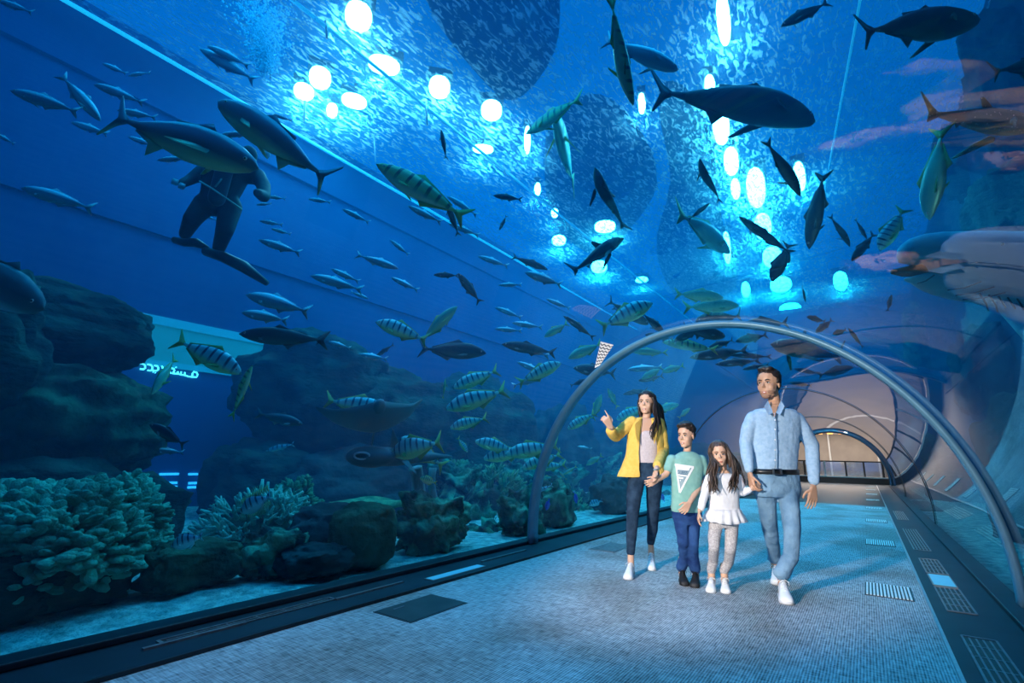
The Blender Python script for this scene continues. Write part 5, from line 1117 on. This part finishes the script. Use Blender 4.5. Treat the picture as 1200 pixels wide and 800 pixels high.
# ============ the man
base = (on_z(911, 685, 0)+on_z(922, 706, 0))/2; D_man = (base-CAM).dot(FH)
F = Fig(D_man, 'tall man in a light blue shirt and jeans, walking and smiling toward the fish', skin_m, base); P = F.P; u = F.u
F.head(468, 433, 901.5, 52, tilt=-4, smile=True, h_scale=1.08)
h = F.h; T = F.T; RM = F.RM
b = F.body
F.limb(b, [(904.5, 455, .03, 7.2), (907.5, 470, .03, 7.6), (908, 478, .02, 10)])
F.lofts(b, [(900, 915, 474, 6), (890, 926, 481, 8), (884, 932, 490, 10), (886, 931, 515, 10), (886, 931, 540, 11), (884, 934, 560, 12), (888, 930, 574, 10)])
F.limb(b, [(884, 492, 0, 5), (874, 518, .02, 4.6), (878, 552, -.06, 3.6)]); F.limb(b, [(933, 492, 0, 5), (951, 521, .02, 4.6), (953, 569, -.04, 3.6)])
q1 = F.shoe((911, 686), (BK*1.0-_R*.02), .275, .105, shoe_w, sole_w)
q2 = F.shoe((923, 709), (BK*1.0-_R*.10), .285, .108, shoe_w, sole_w)
def depth_of(p): return (p-CAM).dot(FH)-D_man
dA, dB = depth_of(q1), depth_of(q2)
LA = [(896.5, 570, 0, 13.2), (899.5, 598, dA*.2, 11.4), (902.5, 622, dA*.45, 9.6), (906.5, 642, dA*.75, 8.4)]; LB = [(922, 570, 0, 13.2), (926, 598, dB*.2-.04, 11.8), (928.5, 623, dB*.45-.06, 10), (927, 652, dB*.7-.03, 9)]
leg(F, b, q1, LA, 4, .62); leg(F, b, q2, LB, 4, .62)
for hx, q in ((910, q1), (923, q2)): b.cap(q+Vector((0, 0, -.06)), q+Vector((0, 0, .04)), .036, .034, 12)
wl = P(879, 555, -.08); F.hand(wl, P(883, 575, -.10)-wl, -FH, -_R, L=.185, curl=.85)
wr = P(953, 571, -.05); F.hand(wr, P(951, 600, -.06)-wr, -_R*.9-FH*.3, _R*.2-FH, L=.19, curl=.28, spread=.16)
F.finish()
m = MB(); F.lofts(m, [(900.5, 914.5, 477, 6.5), (893, 923, 478.5, 9), (884, 932, 480, 11), (878, 938, 485, 12), (877, 939, 492, 13), (879, 938, 504, 13.5), (882, 936, 518, 13), (883.5, 934, 535, 12), (883.5, 933, 548, 12), (884, 933, 553, 12)])
F.limb(m, [(882.5, 489, 0, 8.6), (877, 502, 0, 8.8), (874, 518, .02, 8.6), (875.5, 534, -.02, 7.8), (878, 550, -.06, 5.6)])
F.limb(m, [(934, 489.5, 0, 8.6), (943, 505, 0, 9.2), (951, 521, .02, 9.2), (953, 543, -.01, 8.4), (953.5, 563, -.04, 6.8)])
shirt = F.cloth(m, 'shirt', shirt_b, wr=.012)
m = MB()
for sg in (1, -1):
    c0 = P(907.5+sg*9.5, 470, -.02); m.add([P(907.5+sg*1.2, 483, -.105), P(907.5+sg*7.5, 469.5, -.03), P(907.5+sg*11.5, 476, -.075), P(907.5+sg*6.5, 486, -.125), P(907.5+sg*1.2, 483, -.115), P(907.5+sg*7.7, 469, -.04), P(907.5+sg*12, 476, -.09), P(907.5+sg*6.5, 486.5, -.137)],
        [(0, 1, 2, 3), (7, 6, 5, 4), (0, 4, 5, 1), (1, 5, 6, 2), (2, 6, 7, 3), (3, 7, 4, 0)])
F.part(m, 'collar', shirt_b, smooth=False, fix=True)
m = MB(); m.tube([P(907.5, 484, -.115), P(908, 500, -.130), P(908.5, 525, -.125), P(908.5, 549, -.12)], [.010, .012, .012, .012], 6, flat=.35); F.part(m, 'placket', shirt_b)
for y, dd in ((492, -.135), (503, -.142), (515, -.14), (527, -.137), (539, -.133)): F.part(MB().ell(P(908.3, y, dd), (.006, .004, .006)), 'button', white_c)
m = MB(); m.add([P(903.5, 476, -.10), P(911.5, 476, -.10), P(907.6, 489, -.130)]+[P(903.5, 476, -.05), P(911.5, 476, -.05), P(907.6, 489, -.10)], [(0, 1, 2), (5, 4, 3), (0, 3, 4, 1), (1, 4, 5, 2), (2, 5, 3, 0)]); F.part(m, 'neckline_skin', skin_m, smooth=False, fix=True)
m = MB(); F.lofts(m, [(883, 934.5, 553.5, 13), (882, 936, 562, 14), (882, 938, 574, 14), (886, 936, 582, 12)])
leg(F, m, q1, LA, 7.2, up=.065)
leg(F, m, q2, LB, 8.0, up=.06)
F.cloth(m, 'jeans', denim_l, wr=.016)
for q, r, z in ((q1, 7.6, .065), (q2, 8.4, .06)):
    m = MB(); m.tube([q+Vector((0, 0, z-.02)), q+Vector((0, 0, z+.03))], r*u, 20); F.cloth(m, 'jeans_cuff', denim_l, wr=.003)
m = MB(); F.lofts(m, [(882.2, 935.2, 549.5, 14), (882.2, 935.2, 555.5, 14)], k=2.3); F.part(m, 'belt', belt_m)
m = MB(); bc = P(911, 552.5, -.140); 
for dx, dz, lx, lz in ((-.032, 0, .004, .024), (.032, 0, .004, .024), (0, .021, .034, .004), (0, -.021, .034, .004)): m.box((dx-lx, -.01, dz-lz), (dx+lx, .012, dz+lz), Matrix.Translation(bc) @ Matrix.Rotation(YAW, 4, 'Z'))
F.part(m, 'belt_buckle', steel, smooth=False)
m = MB(); E = lambda c, r: m.ell(T(*c), [q*h for q in r], M=RM, nu=18, nv=12)
E((0, -.08, .73), (.36, .375, .345)); E((0, -.19, .55), (.315, .26, .28)); E((0, .10, .965), (.26, .22, .11)); E((.08, .20, .94), (.16, .12, .085)); E((-.07, .18, .96), (.16, .13, .09))
for q in (1, -1): E((q*.31, .0, .58), (.045, .07, .12))
F.cloth(m, 'hair', hair_dark, vox=.005, sm=2, wr=.014, fine=True)
m = MB(); E2 = lambda c, r: m.ell(T(*c), [q*h for q in r], M=RM, nu=14, nv=8)
E2((0, .105, .22), (.232, .205, .15)); E2((0, .20, .085), (.138, .106, .088))
o = F.part(m, 'beard_shadow', mat('stubble', (.27, .145, .095), (.36, .2, .13), 60, rough=.8))

# ============ the woman
D_b0 = ((on_z(803, 685, 0)+on_z(813, 687, 0))/2-CAM).dot(FH)
base = (on_z(736, 678, 0)+on_z(763, 668, 0))/2; D_w = (base-CAM).dot(FH)
F = Fig(D_w, 'woman in an open yellow blazer and dark skinny jeans, pointing at the fish', skin_w, base); P = F.P; u = F.u; b = F.body; hg = D_b0-D_w-.05
F.head(485.5, 459, 757, 30, tilt=-2, fem=True, roll=3, h_scale=1.06)
h = F.h; T = F.T; RM = F.RM
F.limb(b, [(760, 478, .02, 4.6), (757, 490, .02, 4.8), (757, 496, .02, 7)])
F.lofts(b, [(750, 765, 490, 5), (740, 773, 495, 7), (738, 775, 503, 9), (741, 773, 516, 9), (744, 770, 532, 8), (741, 773, 545, 9), (739, 775, 556, 9)])
F.limb(b, [(739, 495, 0, 5), (722, 510, -.05, 4.2), (716, 500.5, -.26, 3.0)]); F.limb(b, [(773, 498, 0, 5), (778, 527, .03, 4), (769, 550, hg, 3.0)])
q1 = F.shoe((735, 679.5), (BK*1.0+_R*.22), .24, .092, shoe_w, sole_w); q2 = F.shoe((763.5, 669), (BK*1.0+_R*.02), .24, .092, shoe_w, sole_w, lift=.25)
dA, dB = (q1-CAM).dot(FH)-D_w, (q2-CAM).dot(FH)-D_w
LA = [(746.5, 560, 0, 10.3), (743, 580, dA*.25-.02, 9), (741.5, 602, dA*.45-.04, 7.3), (740, 625, dA*.72-.02, 6.3)]; LB = [(767, 560, 0, 10.3), (766, 580, dB*.25-.02, 9), (765, 602, dB*.45-.04, 7.3), (764.5, 622, dB*.7, 6.3)]
leg(F, b, q1, LA, 3.4, .66); leg(F, b, q2, LB, 3.4, .66)
for q in (q1, q2): b.cap(q+Vector((0, 0, -.05)), q+Vector((0, 0, .12)), .032, .029, 12)
w = P(715.5, 500.5, -.27); F.hand(w, P(709.5, 489.5, -.30)-w, UP*.4+FH*.2-_R*.3, -FH+_R*.3, L=.175, curl=.6, point=True)
w = P(769, 551, hg); F.hand(w, P(764.5, 568, hg-.02)-w, -FH*.8-_R*.3, _R*.8+FH*.2, L=.165, curl=.85)
F.finish()
m = MB(); F.lofts(m, [(747, 767, 505, 10), (742, 773, 512, 11), (743, 772, 524, 10.5), (744, 771, 536, 9.5), (742, 773, 543, 9.8)]); F.cloth(m, 'top', lilac, wr=.006)
m = MB()
for x0, x1 in ((748.5, 747.5), (765, 766)): m.tube([P(x0, 493, -.03), P(x1, 500, -.07), P(x1, 507, -.085)], .012, 6, flat=.4)
F.part(m, 'strap', lilac)
# blazer: shell open at the front, two sleeves, lapels
m = MB(); secs = [(746,768,489,6,751.5,762),(738,775,492,8,750.5,763.5),(733.5,778.5,498,11,749.5,764.5),(734,778.5,508,12.5,747.5,766),(735,778,520,12.5,746,767),(733.5,779,532,12.5,746,767.5),(730,780,543,13,746,768.5),(726,780,552,13.5,746.3,770),(722.5,779,559,13.5,747.5,772)]
n = 40; vs = []
for th_off in (0.0, -.011):
    for xl, xr, y, th, el, er in secs:
        cx = (xl+xr)/2; a = (xr-xl)/2; t0 = math.acos(max(-1, min(1, (el-cx)/a))); t1 = 2*PI+math.acos(max(-1, min(1, (er-cx)/a)))
        for j in range(n):
            t = t0+(t1-t0)*j/(n-1); rip = 1+.03*math.sin(t*7+y*.12); vs.append(P(cx, y, 0)+_R*((a*u+th_off)*math.cos(t))-FH*((th*u+th_off)*math.sin(t)*rip))
K = len(secs); o_ = K*n; fs = []
for i in range(K-1):
    for j in range(n-1): a0 = i*n+j; fs += [(a0, a0+1, a0+n+1, a0+n), (o_+a0+n, o_+a0+n+1, o_+a0+1, o_+a0)]
    for j in (0, n-1): a0 = i*n+j; fs.append((a0, a0+n, o_+a0+n, o_+a0))
for j in range(n-1):
    for i in (0, K-1): a0 = i*n+j; fs.append((a0, a0+1, o_+a0+1, o_+a0))
m.add(vs, fs); o = m.build('blazer', yellow, F.e, fix=True); sb = o.modifiers.new('s', 'SUBSURF'); sb.levels = sb.render_levels = 2
d = o.modifiers.new('w', 'DISPLACE'); d.texture = wr_t; d.strength = .016; d.texture_coords = 'GLOBAL'; bake(o)
m = MB(); F.limb(m, [(741, 494, 0, 7.2), (731, 502, -.02, 7.4), (722, 510.5, -.05, 7.2), (718, 508, -.14, 6.6), (716, 504.5, -.20, 6.2)]); F.cloth(m, 'sleeve', yellow, wr=.014)
m = MB(); F.limb(m, [(772, 496, 0, 7.2), (776, 512, .01, 7.0), (778, 528, .02, 6.6), (773.5, 539, hg*.6, 5.8), (770.5, 545, hg*.85, 5.4)]); F.cloth(m, 'sleeve', yellow, wr=.014)
for x0, x1, x2, sg in ((751, 747.5, 744.5, -1), (763, 766.5, 769.5, 1)):
    m = MB(); v = [P(x0, 490, -.06), P(x1, 520, -.125), P(x2, 508, -.122), P(x2+sg*.8, 497, -.11)]; m.add(v+[q-FH*.012 for q in v], [(0, 1, 2, 3), (7, 6, 5, 4), (0, 4, 5, 1), (1, 5, 6, 2), (2, 6, 7, 3), (3, 7, 4, 0)]); F.part(m, 'lapel', yellow, smooth=False, fix=True)
m = MB(); F.lofts(m, [(743, 772, 541, 9.6), (740, 775, 549, 10.5), (738.5, 777, 558, 10.5), (741, 775, 564, 9)])
leg(F, m, q1, LA, 4.6)
leg(F, m, q2, LB, 4.6)
F.cloth(m, 'jeans', denim_d, wr=.008)
m = MB(); E = lambda c, r: m.ell(T(*c), [q*h for q in r], M=RM, nu=18, nv=12)
E((0, -.09, .74), (.36, .395, .33)); E((0, -.2, .4), (.33, .24, .42)); E((.32, -.06, .35), (.09, .16, .40)); E((-.31, -.1, .35), (.06, .14, .36))
F.cloth(m, 'hair', hair_dark, vox=.006, sm=3, wr=.012, fine=True)
rnd = random.Random(5); paths = []
for i in range(26):
    t = i/25; st = T(.03+.30*math.sin(t*2.4), .16-.5*t, .93-.30*t*t+rnd.uniform(-.02, .02)); ex = 763+14*t+rnd.uniform(-2, 2); dd = -.13+.24*t
    paths.append([st, T(.36-.02*t, .08-.45*t, .55), P(767+7*t, 478, dd*.7), P(768+9*t, 492, dd), P(765+14*t+rnd.uniform(-2, 2), 503, dd-.02), P(ex, 508+rnd.uniform(-2, 8), dd-.02)])
strands(F, 'long_hair', hair_dark, paths, r=.011, jitter=.010, count=4, seed=4)
paths = []
for i in range(8):
    t = i/7; paths.append([T(-.02-.2*t, .14-.5*t, .95-.1*t), T(-.34, -.02-.3*t, .6), T(-.31, -.06-.3*t, .2), P(752-1*t, 490, .03+.05*t), P(751, 497+3*t, .04+.05*t)])
strands(F, 'hair_lock', hair_dark, paths, r=.009, jitter=.006, count=3, seed=6)
F.part(MB().tube([P(772, 549.5, hg-.02), P(768.5, 550, hg-.04), P(765.5, 550, hg-.02)], .006, 6), 'bracelet', steel)

# ============ the boy
base = (on_z(803, 685, 0)+on_z(813, 687, 0))/2; D_b = (base-CAM).dot(FH)
F = Fig(D_b, 'boy in a mint T-shirt with a white triangle print, holding the woman’s hand', skin_c, base); P = F.P; u = F.u; b = F.body
F.head(525, 498.5, 804.5, 48, tilt=-2, fem=True, smile=True, h_scale=1.08)
h = F.h; T = F.T; RM = F.RM
F.limb(b, [(807, 516, .02, 4.6), (805.5, 528, .02, 4.6), (805, 533, .01, 6)])
F.lofts(b, [(801, 810, 530, 4), (794, 816, 538, 6), (791, 819, 546, 7.5), (791, 819, 560, 8), (790, 819, 585, 8), (790, 820, 602, 8)])
F.limb(b, [(789, 541, 0, 4), (780, 556, -.02, 3.7), (769.5, 562.5, -.06, 2.9)]); F.limb(b, [(820, 541, 0, 4), (820, 570, -.03, 3.8), (808.5, 588, -.13, 2.9)])
q1 = F.shoe((803, 687), BK*1.0-_R*.12, .215, .085, shoe_k, shoe_k); q2 = F.shoe((813.5, 689), BK*1.0+_R*.12, .215, .085, shoe_k, shoe_k)
dA, dB = (q1-CAM).dot(FH)-D_b, (q2-CAM).dot(FH)-D_b
LA = [(796.5, 606, 0, 8.2), (799, 620, -.02, 7.6), (800.5, 633, -.03, 7), (802.5, 652, dA*.7, 6.4)]; LB = [(813, 606, 0, 8.2), (812.5, 622, -.01, 7.6), (811.5, 636, -.03, 7), (812, 652, dB*.7, 6.4)]
leg(F, b, q1, LA, 3.2, .62); leg(F, b, q2, LB, 3.2, .62)
for q in (q1, q2): b.cap(q+Vector((0, 0, -.05)), q+Vector((0, 0, .1)), .030, .028, 10)
w = P(770, 562.5, -.06); F.hand(w, P(761, 566, -.09)-w, UP, -FH, L=.135, curl=.7)
w = P(808, 589, -.135); F.hand(w, P(801.5, 598, -.16)-w, -_R*.6+UP*.5, -FH, L=.14, curl=.75)
F.finish(.0042)
m = MB(); F.lofts(m, [(798.5, 812.5, 529, 5.5), (793, 818, 532, 8), (785.5, 824.5, 538, 9.5), (785, 825, 546, 10.5), (787, 823, 560, 10.8), (787.5, 821.5, 580, 10.5), (787, 822.5, 595, 10.8), (788, 822.5, 600, 10.5)])
F.limb(m, [(787.5, 538.5, 0, 6.6), (784, 546, -.01, 6.0), (783, 548.5, -.01, 5.8)]); F.limb(m, [(822, 539, 0, 6.8), (824, 548, 0, 6.2), (824, 552, 0, 6.0)])
tee = F.cloth(m, 't_shirt', mint, wr=.010)
# print: flat shapes laid onto the shirt
def print_poly(polys, name, mt, off):
    m = MB()
    for poly in polys:
        # triangulate finely as fan of quads via subdivision
        v = [P(x, y, -.10) for x, y in poly]; m.add(v, [tuple(range(len(v)))])
    o = m.build(name, mt, F.e, smooth=False)
    bm_ = bmesh.new(); bm_.from_mesh(o.data); bmesh.ops.triangulate(bm_, faces=bm_.faces); bmesh.ops.subdivide_edges(bm_, edges=bm_.edges, cuts=5, use_grid_fill=True); bm_.to_mesh(o.data); bm_.free()
    sw = o.modifiers.new('s', 'SHRINKWRAP'); sw.target = tee; sw.wrap_method = 'NEAREST_SURFACEPOINT'; sw.wrap_mode = 'ABOVE_SURFACE'; sw.offset = off
    sw.wrap_method = 'TARGET_PROJECT' if False else 'PROJECT'; sw.use_project_x = sw.use_project_y = sw.use_project_z = False; sw.use_project_y = True; sw.use_positive_direction = True; sw.use_negative_direction = True
    return o
def K(x, y): return (780+x/20, 530+y/20)                        # print drawn in the shirt close-up's pixels
def bandp(a, b_, w_): 
    (x0, y0), (x1, y1) = a, b_; L_ = math.hypot(x1-x0, y1-y0); nx, ny = -(y1-y0)/L_*w_, (x1-x0)/L_*w_
    return [K(x0+nx, y0+ny), K(x1+nx, y1+ny), K(x1-nx, y1-ny), K(x0-nx, y0-ny)]
pw = mat('print_white', (.8, .82, .85), (.84, .86, .88), 30, rough=.7); pb = mat('print_navy', (.03, .10, .20), (.05, .14, .25), 30, rough=.7); pg = mat('print_grey', (.22, .32, .38), (.28, .38, .42), 30, rough=.7)
print_poly([[K(215, 300), K(610, 350), K(300, 905)]], 'shirt_print', pg, .0025)
print_poly([bandp((170, 285), (640, 345), 24), bandp((205, 290), (300, 945), 22), bandp((625, 345), (300, 945), 24), bandp((215, 522), (480, 552), 16), [K(240, 310), K(560, 345), K(525, 425), K(235, 400)], [K(265, 570), K(400, 590), K(385, 625), K(275, 610)], [K(300, 640), K(330, 642), K(318, 690)]], 'shirt_print', pw, .004)
# lettering on the print
fc = bpy.data.curves.new('lettering', 'FONT'); fc.body = 'GUESS'; fc.size = 1.0; fc.align_x = 'CENTER'; fc.align_y = 'CENTER'
to = bpy.data.objects.new('lettering', fc); COL.objects.link(to); dg = bpy.context.evaluated_depsgraph_get(); dg.update(); tme = bpy.data.meshes.new_from_object(to.evaluated_get(dg)); bpy.data.objects.remove(to)
mnx = min(v.co.x for v in tme.vertices); mxx = max(v.co.x for v in tme.vertices); mny = min(v.co.y for v in tme.vertices); mxy = max(v.co.y for v in tme.vertices)
for v in tme.vertices:
    s_, t_ = (v.co.x-mnx)/(mxx-mnx), (v.co.y-mny)/(mxy-mny); v.co = P(*K(232+s_*268*(1-.06*(1-t_)), 505+s_*22-t_*88), -.10)
tme.materials.clear(); tme.materials.append(pb); lo = bpy.data.objects.new('lettering', tme); COL.objects.link(lo); lo.parent = F.e; lo.matrix_parent_inverse = Matrix.Translation(-Vector(F.e.location))
sw = lo.modifiers.new('s', 'SHRINKWRAP'); sw.target = tee; sw.offset = .0055; sw.wrap_method = 'PROJECT'; sw.wrap_mode = 'ABOVE_SURFACE'; sw.use_project_y = True; sw.use_positive_direction = True; sw.use_negative_direction = True
m = MB(); F.lofts(m, [(788, 821.5, 597, 9.5), (788, 822, 606, 9.8), (792, 820, 614, 8)])
leg(F, m, q1, LA, 6.2, up=.03); leg(F, m, q2, LB, 6.2, up=.03)
F.cloth(m, 'jeans', denim_b, wr=.016)
m = MB(); E = lambda c, r: m.ell(T(*c), [q*h for q in r], M=RM, nu=18, nv=12)
E((0, -.09, .78), (.37, .39, .31)); E((0, -.2, .55), (.31, .25, .27)); E((.05, .13, .96), (.27, .22, .12)); E((-.05, .21, .90), (.24, .14, .09))
rnd = random.Random(9)
for i in range(70):
    t = rnd.uniform(0, 6.28); q = rnd.uniform(.1, 1.25); x, y, z = .34*math.sin(q)*math.cos(t), -.05+.36*math.sin(q)*math.sin(t), .78+.32*math.cos(q); m.cap(T(x, y, z), T(x*1.16, y*1.1+.05, z+.03), .04*h, .018*h, 6)
F.cloth(m, 'hair', hair_dark, vox=.0045, sm=1, wr=.010, fine=True)

# ============ the girl
base = (on_z(833, 694, 0)+on_z(851, 695, 0))/2; D_g = (base-CAM).dot(FH)
F = Fig(D_g, 'little girl with long wavy hair in a white peplum top and grey leggings', skin_c, base); P = F.P; u = F.u; b = F.body; hg = D_man-.10-D_g
F.head(546, 519.5, 845, 22, tilt=0, fem=True, smile=False, roll=-3, h_scale=1.06)
h = F.h; T = F.T; RM = F.RM
F.limb(b, [(847, 538, .02, 4), (848, 549, .02, 4), (848, 554, .01, 5)])
F.lofts(b, [(844, 853, 551, 4), (838, 859, 559, 6), (834, 862, 566, 7.5), (834, 863, 580, 8), (833, 864, 600, 8.5), (832, 865, 612, 8.5)])
F.limb(b, [(834, 561, 0, 3.2), (825, 578, -.02, 3.3), (820, 598, -.06, 2.7)]); F.limb(b, [(862, 561, 0, 3.2), (871, 578, -.02, 3.3), (880.5, 573, hg, 2.6)])
q1 = F.shoe((832.5, 695), BK*1.0+_R*.12, .20, .085, shoe_w, sole_w); q2 = F.shoe((851, 696), BK*1.0-_R*.03, .20, .085, shoe_w, sole_w)
dA, dB = (q1-CAM).dot(FH)-D_g, (q2-CAM).dot(FH)-D_g
LA = [(839.5, 612, 0, 8.4), (837, 628, -.02, 7.6), (836.5, 641, -.03, 6.4), (836, 655, dA*.6, 5.9)]; LB = [(857.5, 612, 0, 8.4), (857, 628, -.02, 7.6), (856, 643, -.04, 6.6), (854, 658, dB*.6, 6)]
leg(F, b, q1, LA, 3.4, .62); leg(F, b, q2, LB, 3.4, .62)
for q in (q1, q2): b.cap(q+Vector((0, 0, -.05)), q+Vector((0, 0, .1)), .030, .030, 10)
w = P(819.5, 599, -.065); F.hand(w, P(818, 612, -.07)-w, -FH*.7-_R*.3, -_R+FH*.2, L=.125, curl=.45)
w = P(880, 573, hg); F.hand(w, P(889, 569, hg-.01)-w, UP, -FH, L=.12, curl=.8)
F.finish(.0042)
m = MB(); F.lofts(m, [(842, 855, 554, 5), (836, 860, 556.5, 7.5), (830.5, 866, 560, 9), (831, 866, 570, 10), (832, 865, 584, 10), (831, 866, 595, 10.5), (830, 867, 600, 11)])
F.limb(m, [(832.5, 559, 0, 5.8), (828, 571, -.01, 5.6), (825, 581, -.02, 5.2), (821.5, 595, -.055, 4.4)]); F.limb(m, [(864, 559.5, 0, 5.8), (868, 570, -.01, 5.4), (870.5, 577, -.02, 5), (878, 574, hg*.85, 4.0)])
F.cloth(m, 'top', white_c, wr=.010)
m = MB(); vs = []; n = 96
for y, aw, th, am in ((596, 18, 11, 0), (601, 20, 12.5, .03), (607, 22.5, 14, .07), (611.5, 24, 15, .09)):
    for j in range(n):
        t = 2*PI*j/n; k_ = 1+am*math.sin(t*15); vs.append(P(848.5, y+1.2*math.sin(t*3)*am*10, 0)+_R*(aw*u*math.cos(t)*k_)+FH*(th*u*math.sin(t)*k_))
m.add(vs, [(i*n+j, i*n+(j+1) % n, (i+1)*n+(j+1) % n, (i+1)*n+j) for i in range(3) for j in range(n)]); o = m.build('ruffle_hem', white_c, F.e); so_ = o.modifiers.new('s', 'SOLIDIFY'); so_.thickness = .006
m = MB(); F.lofts(m, [(832, 865, 600, 9.5), (831.5, 866, 610, 9.8), (834, 863, 618, 8)])
leg(F, m, q1, LA, 5, up=.06); leg(F, m, q2, LB, 5, up=.06)
F.cloth(m, 'leggings', leg_grey, wr=.008)
m = MB(); E = lambda c, r: m.ell(T(*c), [q*h for q in r], M=RM, nu=18, nv=12)
E((0, -.09, .74), (.37, .39, .335)); E((0, -.2, .35), (.36, .24, .42)); E((.35, -.04, .30), (.09, .16, .42)); E((-.35, -.04, .30), (.09, .16, .42))
F.cloth(m, 'hair', hair_brown, vox=.006, sm=3, wr=.012, fine=True)
rnd = random.Random(8); paths = []
for sg in (1, -1):
    for i in range(15):
        t = i/14; ex = (838-11*t if sg < 0 else 856+11*t); dd = -.10+.16*t
        paths.append([T(sg*(.03+.25*math.sin(t*2.2)), .16-.45*t, .96-.18*t*t), T(sg*.37, .06-.35*t, .55), P(849+sg*(10+5*t), 543, dd*.8), P((836-6*t) if sg < 0 else (860+6*t), 555, dd), P(ex+rnd.uniform(-2, 2), 566, dd-.03), P(ex+rnd.uniform(-2.5, 2.5), 573+rnd.uniform(-2, 6), dd-.03)])
strands(F, 'long_hair', hair_brown, paths, r=.010, jitter=.012, count=4, seed=4)
